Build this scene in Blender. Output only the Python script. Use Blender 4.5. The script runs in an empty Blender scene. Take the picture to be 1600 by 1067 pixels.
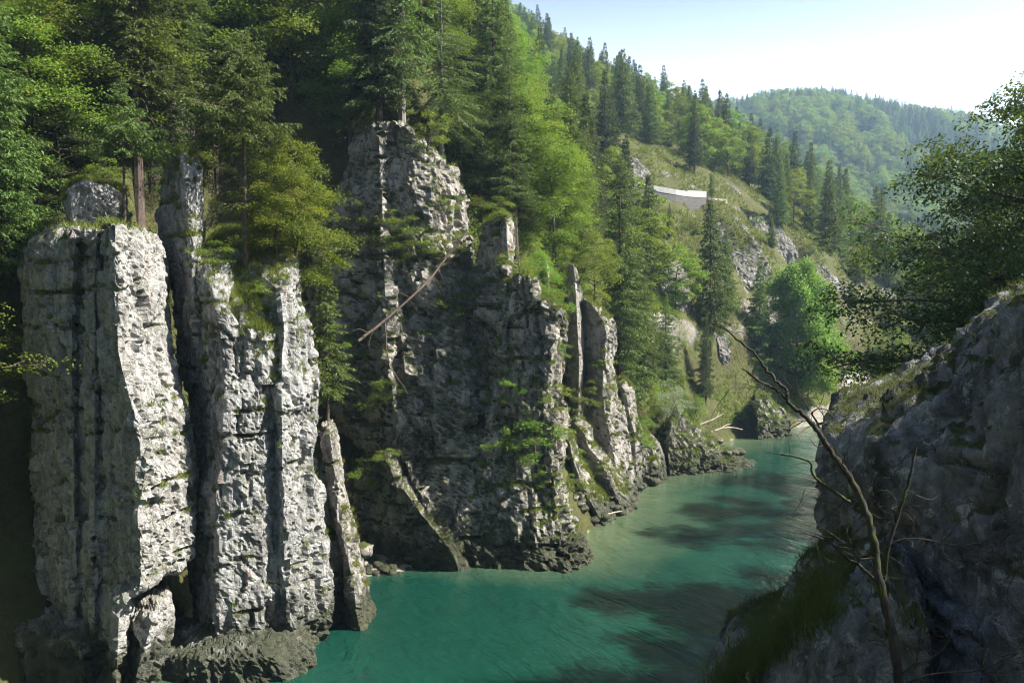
import bpy, math, random
import numpy as np
from mathutils import Vector
from mathutils.bvhtree import BVHTree

# ------------------------------------------------------------------ camera, light, exposure
F_PX, CAM_H, PITCH = 1300.0, 17.0, math.atan((490 - 533.5) / 1300.0)
SUN_AZ, SUN_EL = math.radians(-6), math.radians(47)      # azimuth measured from +X towards +Y
scene = bpy.context.scene
COL = scene.collection
cam_data = bpy.data.cameras.new('camera'); cam = bpy.data.objects.new('camera', cam_data); COL.objects.link(cam)
cam.location = (0, 0, CAM_H); cam.rotation_euler = (math.pi / 2 + PITCH, 0, 0)
cam_data.sensor_width = 36; cam_data.lens = 36 * F_PX / 1600; cam_data.clip_end = 6000; cam_data.clip_start = 0.1
scene.camera = cam
world = bpy.data.worlds.new('World'); scene.world = world; world.use_nodes = True
wn = world.node_tree
sky = wn.nodes.new('ShaderNodeTexSky'); sky.sky_type = 'NISHITA'; sky.sun_disc = False
sky.sun_elevation = SUN_EL; sky.sun_rotation = math.pi / 2 - SUN_AZ
sky.air_density = 1.0; sky.dust_density = 1.5; sky.ozone_density = 1.5; sky.altitude = 600
# summer haze: the sky whitens and brightens evenly towards the horizon, all the way round
tcw = wn.nodes.new('ShaderNodeTexCoord'); sxyz = wn.nodes.new('ShaderNodeSeparateXYZ'); wn.links.new(tcw.outputs['Generated'], sxyz.inputs[0])
mr = wn.nodes.new('ShaderNodeMapRange'); mr.interpolation_type = 'SMOOTHSTEP'; wn.links.new(sxyz.outputs[2], mr.inputs[0])
for i_, v_ in ((1, -.05), (2, .44), (3, 1.0), (4, 0.0)): mr.inputs[i_].default_value = v_
mxw = wn.nodes.new('ShaderNodeMix'); mxw.data_type = 'RGBA'; wn.links.new(mr.outputs[0], mxw.inputs[0]); wn.links.new(sky.outputs[0], mxw.inputs[6]); mxw.inputs[7].default_value = (22, 23.5, 25, 1)
wn.links.new(mxw.outputs[2], wn.nodes['Background'].inputs[0]); wn.nodes['Background'].inputs[1].default_value = 0.05
sun_data = bpy.data.lights.new('sun', 'SUN'); sun = bpy.data.objects.new('sun', sun_data); COL.objects.link(sun)
sun_data.energy = 5.0; sun_data.angle = math.radians(0.55); sun_data.color = (1.0, 0.95, 0.86)
sdir = Vector((math.cos(SUN_EL) * math.cos(SUN_AZ), math.cos(SUN_EL) * math.sin(SUN_AZ), math.sin(SUN_EL)))
sun.rotation_euler = (-sdir).to_track_quat('-Z', 'Y').to_euler(); sun.location = (60, 40, 120)
scene.view_settings.view_transform = 'Standard'; scene.view_settings.look = 'None'
scene.view_settings.exposure = 1.65; scene.view_settings.gamma = 1
scene.render.engine = 'CYCLES'
scene.cycles.max_bounces = 3; scene.cycles.diffuse_bounces = 1; scene.cycles.glossy_bounces = 2
scene.cycles.transmission_bounces = 3; scene.cycles.volume_bounces = 0; scene.cycles.transparent_max_bounces = 4
scene.cycles.use_denoising = True; scene.cycles.filter_width = 1.15; scene.cycles.use_light_tree = False
scene.cycles.sample_clamp_indirect = 4.0

rng = np.random.default_rng(7); random.seed(7)
CA, SA = math.cos(PITCH), math.sin(PITCH)

def Zof(py, d):
    v = (533.5 - py) / F_PX
    return CAM_H + d / (CA - v * SA) * (SA + v * CA)
def Xof(px, d, z):
    return (px - 800) / F_PX * (d * CA + (z - CAM_H) * SA)
def P(px, py, d):
    z = Zof(py, d); return np.array([Xof(px, d, z), d, z])
def to_px(p):
    p = np.atleast_2d(p); dep = p[:, 1] * CA + (p[:, 2] - CAM_H) * SA
    up = -p[:, 1] * SA + (p[:, 2] - CAM_H) * CA
    return 800 + F_PX * p[:, 0] / dep, 533.5 - F_PX * up / dep

# ------------------------------------------------------------------ numpy noise
def _h(ix, iy, iz, s):
    n = (ix.astype(np.int64) * 374761393 + iy.astype(np.int64) * 668265263 + iz.astype(np.int64) * 2147483647 + s * 974711) & 0xffffffff
    n = ((n ^ (n >> 13)) * 1274126177) & 0xffffffff
    n = ((n ^ (n >> 16)) * 2246822519) & 0xffffffff
    return ((n ^ (n >> 15)) & 0xffffff) / float(0x1000000)
def vnoise(p, s=0):
    i = np.floor(p).astype(np.int64); f = p - i; f = f * f * f * (f * (f * 6 - 15) + 10)
    x, y, z = i.T; fx, fy, fz = f.T
    def c(a, b, d): return _h(x + a, y + b, z + d, s)
    x00 = c(0,0,0) * (1-fx) + c(1,0,0) * fx; x10 = c(0,1,0) * (1-fx) + c(1,1,0) * fx
    x01 = c(0,0,1) * (1-fx) + c(1,0,1) * fx; x11 = c(0,1,1) * (1-fx) + c(1,1,1) * fx
    return ((x00 * (1-fy) + x10 * fy) * (1-fz) + (x01 * (1-fy) + x11 * fy) * fz) * 2 - 1
def fbm(p, o=4, s=0, lac=2.07, g=0.5):
    a, t, r = 1.0, 0.0, np.zeros(len(p))
    for k in range(o):
        r += a * vnoise(p, s + k * 17); t += a; a *= g; p = p * lac + 11.3
    return r / t
def worley(p, s=0):
    i = np.floor(p).astype(np.int64); n = len(p)
    f1 = np.full(n, 9.0); f2 = np.full(n, 9.0); cid = np.zeros(n); fac = np.zeros(n)
    for a in (-1, 0, 1):
        for b in (-1, 0, 1):
            for c in (-1, 0, 1):
                x, y, z = i[:, 0] + a, i[:, 1] + b, i[:, 2] + c
                q = np.stack([x + _h(x, y, z, s), y + _h(x, y, z, s + 1), z + _h(x, y, z, s + 2)], 1)
                d = np.sqrt(((q - p) ** 2).sum(1)); r = _h(x, y, z, s + 3)
                near = d < f1; w = p - q
                fac = np.where(near, w[:, 0] * (_h(x, y, z, s + 4) * 2 - 1) + w[:, 1] * (_h(x, y, z, s + 6) * 2 - 1) + w[:, 2] * (_h(x, y, z, s + 7) * 2 - 1), fac)
                f2 = np.where(near, f1, np.minimum(f2, d)); cid = np.where(near, r, cid); f1 = np.where(near, d, f1)
    return f1, f2, cid, fac

# ------------------------------------------------------------------ mesh helpers
def make_mesh(name, V, faces, mats, midx=None, smooth=False):
    """faces: (n,3) or (n,4) int array, or a list of such arrays"""
    fl = faces if isinstance(faces, list) else [faces]
    fl = [np.asarray(f, dtype=np.int32) for f in fl if len(f)]
    me = bpy.data.meshes.new(name)
    V = np.asarray(V, dtype=np.float32)
    me.vertices.add(len(V)); me.vertices.foreach_set('co', V.ravel())
    loops = np.concatenate([f.ravel() for f in fl]); sizes = np.concatenate([np.full(len(f), f.shape[1], np.int32) for f in fl])
    starts = np.concatenate([[0], np.cumsum(sizes)[:-1]]).astype(np.int32)
    me.loops.add(len(loops)); me.loops.foreach_set('vertex_index', loops)
    me.polygons.add(len(sizes)); me.polygons.foreach_set('loop_start', starts)
    me.polygons.foreach_set('use_smooth', np.full(len(sizes), bool(smooth)))
    for m in mats: me.materials.append(m)
    if midx is not None: me.polygons.foreach_set('material_index', np.asarray(midx, np.int32))
    me.update(calc_edges=True); me.validate()
    return me
def link(name, me, parent=None, loc=None):
    o = bpy.data.objects.new(name, me); COL.objects.link(o)
    if parent: o.parent = parent
    if loc is not None: o.location = loc
    return o
def tag(o, label, cat, group=None, kind=None):
    o['label'] = label; o['category'] = cat
    if group: o['group'] = group
    if kind: o['kind'] = kind
    return o
def struct(o):
    o['kind'] = 'structure'; return o
class MB:
    """collects pieces of mesh"""
    def __init__(s): s.V, s.F, s.M, s.n = [], [], [], 0
    def add(s, V, F, m=0):
        s.V.append(np.asarray(V, float)); s.F.append(np.asarray(F) + s.n); s.M.append(np.full(len(F), m)); s.n += len(V)
    def mesh(s, name, mats, smooth=False):
        order = sorted(range(len(s.F)), key=lambda i: s.F[i].shape[1])
        return make_mesh(name, np.concatenate(s.V), [s.F[i] for i in order], mats, np.concatenate([s.M[i] for i in order]), smooth)
def unit(v): return v / (np.linalg.norm(v, axis=-1, keepdims=True) + 1e-9)
def tube(pts, rad, n=6):
    pts = np.asarray(pts, float); rad = np.asarray(rad, float)
    t = unit(np.gradient(pts, axis=0)); ref = np.array([0.31, 0.22, 0.92]) if abs(t[0, 2]) < .8 else np.array([1, .1, 0])
    a = unit(np.cross(t, ref)); b = np.cross(t, a)
    th = np.arange(n) / n * 2 * math.pi
    V = pts[:, None] + rad[:, None, None] * (np.cos(th)[None, :, None] * a[:, None] + np.sin(th)[None, :, None] * b[:, None])
    m = len(pts); i = np.arange(m - 1)[:, None] * n; j = np.arange(n)[None]; k = (j + 1) % n
    F = np.stack([i + j, i + k, i + n + k, i + n + j], -1).reshape(-1, 4)
    return V.reshape(-1, 3), F
def smooth_line(pts, sub=5):
    pts = np.asarray(pts, float); n = len(pts); out = []
    for i in range(n - 1):
        p0, p1, p2, p3 = pts[max(i-1, 0)], pts[i], pts[i+1], pts[min(i+2, n-1)]
        for k in range(sub):
            t = k / sub
            out.append(.5 * ((2*p1) + (-p0+p2)*t + (2*p0-5*p1+4*p2-p3)*t*t + (-p0+3*p1-3*p2+p3)*t**3))
    out.append(pts[-1]); return np.array(out)

# ------------------------------------------------------------------ materials
class NT:
    def __init__(s, name):
        s.m = bpy.data.materials.new(name); s.m.use_nodes = True; s.t = s.m.node_tree; s.t.nodes.clear()
        s.out = s.n('ShaderNodeOutputMaterial')
    def n(s, t, **k):
        o = s.t.nodes.new(t)
        for a, v in k.items(): setattr(o, a, v)
        return o
    def l(s, a, b): s.t.links.new(a, b)
    def set(s, inp, v):
        if hasattr(v, 'is_output'): s.l(v, inp)
        else: inp.default_value = v
    def noise(s, vec, scale, detail=4, rough=.55, dist=0.0):
        o = s.n('ShaderNodeTexNoise'); s.set(o.inputs['Vector'], vec); o.inputs['Scale'].default_value = scale
        o.inputs['Detail'].default_value = detail; o.inputs['Roughness'].default_value = rough; o.inputs['Distortion'].default_value = dist
        return o.outputs['Fac']
    def mapped(s, vec, sc, rot=(0, 0, 0)):
        o = s.n('ShaderNodeMapping'); s.l(vec, o.inputs[0]); o.inputs['Scale'].default_value = sc; o.inputs['Rotation'].default_value = rot
        return o.outputs[0]
    def ramp(s, f, stops, interp='LINEAR'):
        o = s.n('ShaderNodeValToRGB'); s.l(f, o.inputs[0]); e = o.color_ramp.elements; o.color_ramp.interpolation = interp
        for i, (p, c) in enumerate(stops):
            el = e[i] if i < 2 else e.new(p)
            el.position = p; el.color = (c, c, c, 1) if not isinstance(c, tuple) else (*c, 1)
        return o.outputs[0]
    def mix(s, f, a, b, mode='MIX'):
        o = s.n('ShaderNodeMix', data_type='RGBA', blend_type=mode); s.set(o.inputs[0], f)
        for i, v in ((6, a), (7, b)): s.set(o.inputs[i], (*v, 1) if isinstance(v, tuple) and len(v) == 3 else v)
        return o.outputs[2]
    def math(s, op, a, b=0.5, clamp=False):
        o = s.n('ShaderNodeMath', operation=op, use_clamp=clamp); s.set(o.inputs[0], a); s.set(o.inputs[1], b); return o.outputs[0]
    def bump(s, h, strength=.5, dist=.1, normal=None):
        o = s.n('ShaderNodeBump'); s.l(h, o.inputs['Height']); o.inputs['Strength'].default_value = strength; o.inputs['Distance'].default_value = dist
        if normal is not None: s.l(normal, o.inputs['Normal'])
        return o.outputs[0]
    def bsdf(s, color, rough=.9, normal=None, spec=.3):
        o = s.n('ShaderNodeBsdfPrincipled'); s.set(o.inputs['Base Color'], (*color, 1) if isinstance(color, tuple) else color)
        s.set(o.inputs['Roughness'], rough); o.inputs['Specular IOR Level'].default_value = spec
        if normal is not None: s.l(normal, o.inputs['Normal'])
        return o
    def done(s, shader): s.l(shader, s.out.inputs[0]); return s.m

def rock_mat(name, light=(.46, .44, .41), dark=(.21, .205, .20), stain=.6, moss=.5, wet=True, rust=.3, bump=.8, scale=1.0, moss_t=.52, algae=.5, speck=.55):
    t = NT(name); co = t.n('ShaderNodeNewGeometry'); pos = co.outputs['Position']
    n1 = t.noise(pos, .55 * scale, 8, .68, .8); n2 = t.noise(pos, 3.3 * scale, 8, .72); n3 = t.noise(pos, 13 * scale, 6, .75)
    c = t.mix(t.ramp(n1, [(.38, 0.0), (.58, 1.0)]), dark, light)
    c = t.mix(t.ramp(n2, [(.36, .8), (.54, 0.0)]), c, t.mix(.5, c, (.08, .08, .08)))
    st = t.noise(t.mapped(pos, (1.7, 1.7, .10)), 1.1, 8, .70, .5)
    c = t.mix(t.math('MULTIPLY', t.ramp(st, [(.50, 0.0), (.60, 1.0)]), stain), c, (.075, .068, .060))
    st2 = t.noise(t.mapped(pos, (2.3, 2.3, .25)), .8, 6, .65, .4)
    c = t.mix(t.math('MULTIPLY', t.ramp(st2, [(.58, 0.0), (.68, 1.0)]), rust), c, (.30, .16, .085))
    al = t.ramp(t.noise(pos, .42 * scale, 7, .72, 1.0), [(.53, 0.0), (.60, 1.0)])
    c = t.mix(t.math('MULTIPLY', al, algae), c, t.mix(n2, (.030, .034, .018), (.07, .075, .035)))
    wl = t.ramp(t.noise(pos, 1.9 * scale, 9, .78, .5), [(.55, 0.0), (.60, 1.0)])
    c = t.mix(t.math('MULTIPLY', wl, speck), c, (.60, .59, .57))
    sp = t.ramp(n3, [(.38, 1.0), (.45, 0.0)]); c = t.mix(t.math('MULTIPLY', sp, .45), c, (.05, .05, .048))
    # moss and grass roots on ledges
    sep = t.n('ShaderNodeSeparateXYZ'); t.l(co.outputs['Normal'], sep.inputs[0])
    mm = t.math('ADD', sep.outputs[2], t.math('MULTIPLY', t.math('SUBTRACT', t.noise(pos, .9, 6, .7), .5), 1.9))
    mm = t.ramp(mm, [(moss_t, 0.0), (moss_t + .14, 1.0)])
    mg = t.mix(t.noise(pos, 7, 3), (.035, .050, .012), (.10, .105, .03))
    c = t.mix(t.math('MULTIPLY', mm, moss), c, mg)
    rough = .92
    if wet:
        sp2 = t.n('ShaderNodeSeparateXYZ'); t.l(pos, sp2.inputs[0])
        wz = t.math('ADD', sp2.outputs[2], t.math('MULTIPLY', t.math('SUBTRACT', t.noise(pos, .8, 6, .7), .5), -7.0))
        wm = t.ramp(t.math('MULTIPLY', wz, .2), [(.30, 1.0), (.58, 0.0)])
        c = t.mix(t.math('MULTIPLY', wm, .88), c, t.mix(t.noise(pos, 1.3, 4), (.045, .04, .028), (.045, .060, .018)))
        rough = t.ramp(wm, [(.2, .92), (1.0, .5)])
    h = t.math('ADD', t.math('MULTIPLY', n2, .8), t.math('MULTIPLY', n3, .45))
    for sc_, w_ in ((1.3, .30), (3.7, .16)):
        wp_ = t.n('ShaderNodeVectorMath', operation='ADD'); t.l(t.mapped(pos, (1, 1, .55)), wp_.inputs[0])
        nn = t.n('ShaderNodeTexNoise'); t.l(pos, nn.inputs['Vector']); nn.inputs['Scale'].default_value = 1.5 * scale; nn.inputs['Detail'].default_value = 4
        vs = t.n('ShaderNodeVectorMath', operation='SCALE'); t.l(nn.outputs['Color'], vs.inputs[0]); vs.inputs['Scale'].default_value = .8 / scale; t.l(vs.outputs[0], wp_.inputs[1])
        vo = t.n('ShaderNodeTexVoronoi', feature='DISTANCE_TO_EDGE'); t.l(wp_.outputs[0], vo.inputs['Vector']); vo.inputs['Scale'].default_value = sc_ * scale
        h = t.math('ADD', h, t.math('MULTIPLY', t.ramp(vo.outputs['Distance'], [(.0, 0.0), (.05, 1.0)]), w_))
    return t.done(t.bsdf(c, rough, t.bump(h, bump, .30 / scale), .25).outputs[0])

def leaf_mat(name, c1, c2, trans=.35, var=.25, yellow=(.22, .17, .02), yel=.06):
    t = NT(name); g = t.n('ShaderNodeNewGeometry'); oi = t.n('ShaderNodeObjectInfo')
    r = g.outputs['Random Per Island']
    c = t.mix(r, c1, c2)
    c = t.mix(t.ramp(r, [(1 - yel - .02, 0.0), (1 - yel + .02, .7)]), c, yellow)
    h = t.n('ShaderNodeHueSaturation'); t.l(c, h.inputs['Color'])
    t.l(t.math('ADD', t.math('MULTIPLY', oi.outputs['Random'], .05), .475), h.inputs['Hue'])
    t.l(t.math('ADD', t.math('MULTIPLY', oi.outputs['Random'], var * 2), 1 - var), h.inputs['Value'])
    c = h.outputs[0]
    b = t.bsdf(c, .6, None, .25)
    tr = t.n('ShaderNodeBsdfTranslucent'); t.l(t.mix(.5, c, t.mix(.5, c, (.30, .34, .02))), tr.inputs[0])
    ms = t.n('ShaderNodeMixShader'); ms.inputs[0].default_value = trans; t.l(b.outputs[0], ms.inputs[1]); t.l(tr.outputs[0], ms.inputs[2])
    return t.done(ms.outputs[0])

def bark_mat(name, a, b, moss=0.0):
    t = NT(name); tc = t.n('ShaderNodeTexCoord').outputs['Object']
    n = t.noise(t.mapped(tc, (7, 7, 1.6)), 2.5, 6, .7); c = t.mix(t.ramp(n, [(.35, 0.0), (.65, 1.0)]), a, b)
    if moss: c = t.mix(t.math('MULTIPLY', t.ramp(t.noise(tc, 2.6, 5, .7), [(.48, 0.0), (.6, 1.0)]), moss), c, (.06, .075, .015))
    return t.done(t.bsdf(c, .95, t.bump(n, .7, .03), .15).outputs[0])

M_ROCK = rock_mat('limestone', light=(.60, .58, .55), dark=(.40, .385, .36), stain=.40, algae=.28)
M_ROCK_DARK = rock_mat('limestone_stained', light=(.56, .55, .53), dark=(.30, .30, .30), stain=.5, moss=.6, rust=.4, algae=.2, speck=.7)
M_ROCK_WALL = rock_mat('limestone_wall', light=(.56, .51, .45), dark=(.29, .265, .235), stain=.4, moss=.9, rust=.8, moss_t=.42, algae=.85, speck=.75)
M_ROCK_RIB = rock_mat('limestone_rib', light=(.52, .48, .43), dark=(.30, .28, .25), stain=.35, moss=.85, algae=.4)
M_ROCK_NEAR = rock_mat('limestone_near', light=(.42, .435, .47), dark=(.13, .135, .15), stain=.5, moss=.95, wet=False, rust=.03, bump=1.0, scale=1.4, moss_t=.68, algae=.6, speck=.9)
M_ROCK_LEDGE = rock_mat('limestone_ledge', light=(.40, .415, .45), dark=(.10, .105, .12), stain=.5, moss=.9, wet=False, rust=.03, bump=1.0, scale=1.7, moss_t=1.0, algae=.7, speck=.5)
M_ROCK_FAR = rock_mat('marl_scarp', light=(.36, .335, .315), dark=(.19, .175, .17), stain=.5, moss=.7, wet=False, rust=.2, scale=.5)
M_ROCK_MOSS = rock_mat('mossy_rock', light=(.42, .39, .33), dark=(.18, .165, .14), stain=.3, moss=1.0, rust=.3, moss_t=.38, algae=.6)
M_SPRUCE = leaf_mat('spruce_needles', (.058, .105, .024), (.135, .190, .040), .32, .30, (.13, .11, .03), .05)
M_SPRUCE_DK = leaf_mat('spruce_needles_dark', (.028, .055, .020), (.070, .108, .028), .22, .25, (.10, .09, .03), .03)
M_BEECH = leaf_mat('beech_leaves', (.090, .170, .017), (.185, .275, .032), .50, .28)
M_BEECH_Y = leaf_mat('yellowing_leaves', (.110, .185, .020), (.22, .285, .038), .48, .15, (.30, .22, .02), .07)
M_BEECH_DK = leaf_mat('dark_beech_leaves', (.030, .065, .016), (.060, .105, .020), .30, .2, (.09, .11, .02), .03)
M_PALE = leaf_mat('willow_leaves', (.16, .20, .12), (.26, .30, .19), .35, .15, (.20, .22, .06), .05)
M_GRASS = leaf_mat('grass_blades', (.100, .165, .024), (.22, .26, .055), .38, .1, (.30, .22, .07), .22)
M_GRASS_DK = leaf_mat('dark_grass_blades', (.05, .075, .018), (.10, .12, .03), .30, .1, (.17, .14, .05), .12)
M_FOREST = leaf_mat('far_forest_leaves', (.025, .050, .020), (.11, .14, .028), .25, .1, (.18, .17, .03), .10)
M_BARK = bark_mat('spruce_bark', (.055, .042, .034), (.15, .115, .095))
M_BARK_PALE = bark_mat('pale_bark', (.12, .11, .095), (.30, .28, .25))
M_BARK_MOSS = bark_mat('mossy_bark', (.016, .014, .012), (.075, .07, .064), .8)
M_DEAD = bark_mat('dead_wood', (.075, .055, .042), (.19, .15, .12))
M_DRIFT = bark_mat('drift_wood', (.30, .25, .20), (.55, .48, .40))

def ground_mat(name, a, b, c):
    t = NT(name); g = t.n('ShaderNodeNewGeometry'); pos = g.outputs['Position']
    n = t.noise(pos, .25, 7, .65, .4); n2 = t.noise(pos, 2.2, 6, .7)
    col = t.mix(t.ramp(n, [(.38, 0.0), (.62, 1.0)]), a, b); col = t.mix(t.ramp(n2, [(.4, 0.0), (.7, .8)]), col, c)
    sep = t.n('ShaderNodeSeparateXYZ'); t.l(g.outputs['Normal'], sep.inputs[0])
    st = t.ramp(t.math('ADD', sep.outputs[2], t.math('MULTIPLY', t.math('SUBTRACT', t.noise(pos, .35, 6, .7), .5), .9)), [(.34, 1.0), (.48, 0.0)])
    sp_ = t.n('ShaderNodeSeparateXYZ'); t.l(pos, sp_.inputs[0]); st = t.math('MULTIPLY', t.math('MULTIPLY', st, t.math('GREATER_THAN', sp_.outputs[1], 95.0)), t.ramp(t.math('MULTIPLY', t.math('ADD', sp_.outputs[2], t.math('MULTIPLY', t.math('SUBTRACT', t.noise(pos, .3, 5, .7), .5), 14.0)), .05), [(.62, 0.0), (.82, 1.0)]))
    col = t.mix(st, col, t.mix(n2, (.17, .15, .14), (.36, .33, .30)))
    vo = t.n('ShaderNodeTexVoronoi'); t.l(pos, vo.inputs['Vector']); vo.inputs['Scale'].default_value = 2.6
    for an, ca, cb in (('gravel', (.22, .195, .16), (.36, .33, .28)), ('scree', (.30, .27, .245), (.46, .42, .39))):
        at = t.n('ShaderNodeAttribute', attribute_name=an); f_ = t.ramp(t.math('ADD', at.outputs['Fac'], t.math('MULTIPLY', t.math('SUBTRACT', t.noise(pos, .7, 6, .7), .5), .9)), [(.45, 0.0), (.60, 1.0)])
        col = t.mix(f_, col, t.mix(.4, t.mix(n2, ca, cb), vo.outputs['Color'], 'SOFT_LIGHT'))
    return t.done(t.bsdf(col, .95, t.bump(t.math('ADD', n2, t.math('MULTIPLY', n, .5)), .8, .5), .15).outputs[0])
M_GROUND = ground_mat('forest_floor', (.055, .050, .022), (.085, .100, .030), (.11, .105, .040))
M_FARHILL = ground_mat('far_hill_ground', (.04, .055, .022), (.05, .07, .024), (.07, .08, .03))
def gravel_mat(name, a, b):
    t = NT(name); pos = t.n('ShaderNodeNewGeometry').outputs['Position']
    vo = t.n('ShaderNodeTexVoronoi'); t.l(pos, vo.inputs['Vector']); vo.inputs['Scale'].default_value = 3.5
    n = t.noise(pos, .6, 6, .7); c = t.mix(t.ramp(n, [(.35, 0.0), (.65, 1.0)]), a, b); c = t.mix(.35, c, vo.outputs['Color'], 'SOFT_LIGHT')
    return t.done(t.bsdf(c, .95, t.bump(vo.outputs['Distance'], .6, .12), .2).outputs[0])
M_GRAVEL = gravel_mat('gravel', (.30, .265, .22), (.42, .385, .33))
M_SCREE = gravel_mat('scree', (.36, .32, .29), (.50, .46, .43))
def wall_mat():
    t = NT('pale_concrete'); pos = t.n('ShaderNodeNewGeometry').outputs['Position']
    n = t.noise(pos, 1.5, 7, .7); c = t.mix(t.ramp(n, [(.3, 0.0), (.7, 1.0)]), (.38, .37, .355), (.52, .51, .49))
    return t.done(t.bsdf(c, .9, t.bump(n, .3, .03), .2).outputs[0])
M_CONC = wall_mat()
def masonry_mat():
    t = NT('rubble_masonry'); pos = t.n('ShaderNodeNewGeometry').outputs['Position']
    vo = t.n('ShaderNodeTexVoronoi', feature='DISTANCE_TO_EDGE'); t.l(t.mapped(pos, (1, 1, 1.5)), vo.inputs['Vector']); vo.inputs['Scale'].default_value = 2.2
    e = t.ramp(vo.outputs['Distance'], [(.02, 0.0), (.10, 1.0)]); n = t.noise(pos, 2, 5, .7)
    c = t.mix(e, (.16, .15, .14), t.mix(n, (.11, .105, .10), (.20, .19, .175)))
    return t.done(t.bsdf(c, .95, t.bump(e, .6, .08), .2).outputs[0])
M_MASON = masonry_mat()

# ------------------------------------------------------------------ terrain
LB = np.array([(-260,-110),(-120,-95),(-60,-78),(-34,-48),(-26,0),(-25,28),(-23,38),(-19,44),(-19,51),(-17,58),(-10,61),(-4,61.5),(3,59.5),(5,63),(8,70),(11,80),(13.5,86),(18,91),(23,104),(33,116),(48,129),(58,134),(75,143),(110,160),(190,175),(400,190)], float)
RB = np.array([(-260,-150),(-110,-140),(-45,-112),(-18,-70),(-12,-40),(-8,-12),(-5,0),(-1,12),(5,24),(11,34),(17,41),(26,53),(38,74),(54,96),(74,112),(110,128),(190,140),(400,150)], float)  # both banks turn away out of view so hills shut out sky light
def sdist(x, y, line, side):
    best = np.full(len(x), 1e9); sg = np.zeros(len(x))
    for a, b in zip(line[:-1], line[1:]):
        d = b - a; t = np.clip(((x - a[0]) * d[0] + (y - a[1]) * d[1]) / (d @ d), 0, 1)
        qx, qy = x - a[0] - t * d[0], y - a[1] - t * d[1]; dd = np.hypot(qx, qy)
        cr = d[0] * (y - a[1]) - d[1] * (x - a[0])
        up = dd < best; best = np.where(up, dd, best); sg = np.where(up, np.sign(cr), sg)
    return best * sg * side
ctrl_px = [  # (px, py, depth): ground points read off the photograph
    (60,380,46),(200,355,45),(330,330,46),(420,380,45),(480,470,50),(560,560,58),(640,700,60),(100,300,54),(330,200,56),(500,150,62),(-150,330,44),(-300,250,60),
    (600,165,64),(700,255,69),(780,300,74),(830,390,72),(880,410,80),(950,560,80),(1000,620,87),(1090,645,95),(1060,560,98),
    (985,300,148),(1040,312,150),(1100,312,154),(1150,318,160),(1000,268,158),(1080,285,162),(955,215,165),(900,330,118),(860,250,125),(1010,420,123),(1050,470,115),
    (1110,440,126),(1150,380,142),(1200,440,139),(1180,560,121),(1240,640,126),(1240,370,165),(1300,440,162),(1300,540,145),(1390,450,180),(1390,560,158),(1330,625,142),
    (1060,245,188),(1150,285,195),(1250,325,208),(1340,390,205),(1000,180,270),(900,125,300),(800,65,320),(1150,250,290),(1250,322,245),(1440,445,230),(1500,475,260),
    (700,130,140),(600,60,120),(760,170,180),(850,190,190),(960,205,200),(300,40,110),(0,100,90),(-200,60,120),(600,-40,300),(300,-120,260)]
CT = np.array([P(*c) for c in ctrl_px])
extra = np.array([(-60,10,46),(-60,40,44),(-110,60,95),(-60,-30,48),(-110,-20,100),(-150,-60,110),(-46,-20,26),(-130,200,150),(-60,380,190),(40,400,118),(120,330,50),(150,260,26),(120,185,12),(180,200,12),(260,230,18),(220,380,30),(-40,0,24)], float)  # some raise the unseen mountain on the left, added to block sky light
CT = np.concatenate([CT, extra])
def tps_fit(c, lam=6.0):
    n = len(c); d = np.linalg.norm(c[:, None, :2] - c[None, :, :2], axis=2)
    K = d * d * np.log(d + 1e-6) + np.eye(n) * lam; Pm = np.c_[np.ones(n), c[:, :2]]
    A = np.block([[K, Pm], [Pm.T, np.zeros((3, 3))]]); return np.linalg.solve(A, np.r_[c[:, 2], 0, 0, 0])
W = tps_fit(CT)
def tps(x, y):
    r = W[-3] + W[-2] * x + W[-1] * y
    for i, c in enumerate(CT):
        d = np.hypot(x - c[0], y - c[1]); r = r + W[i] * d * d * np.log(d + 1e-6)
    return r
GUL = [[P(1105,338,149),P(1150,385,141),P(1185,432,137),P(1222,475,136)], [P(1178,340,160),P(1222,392,158),P(1262,442,152)], [P(1325,400,178),P(1368,455,172),P(1395,500,166)], [P(1250,415,156),P(1292,470,150),P(1330,530,146)]]
def carve(x, y):
    r = np.zeros(len(x)); wv = fbm(np.stack([x, y, 0 * x], 1) * .18, 3, 61) * 2.2
    for g_, dp in zip(GUL, (5.5, 5.5, 6.0, 2.6)):
        l_ = np.array([(q[0], q[1]) for q in g_]); d_ = sdist(x, y, l_, 1)
        r = np.maximum(r, dp * np.exp(-((np.abs(d_) + wv) / 3.4) ** 2))
    return r
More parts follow.
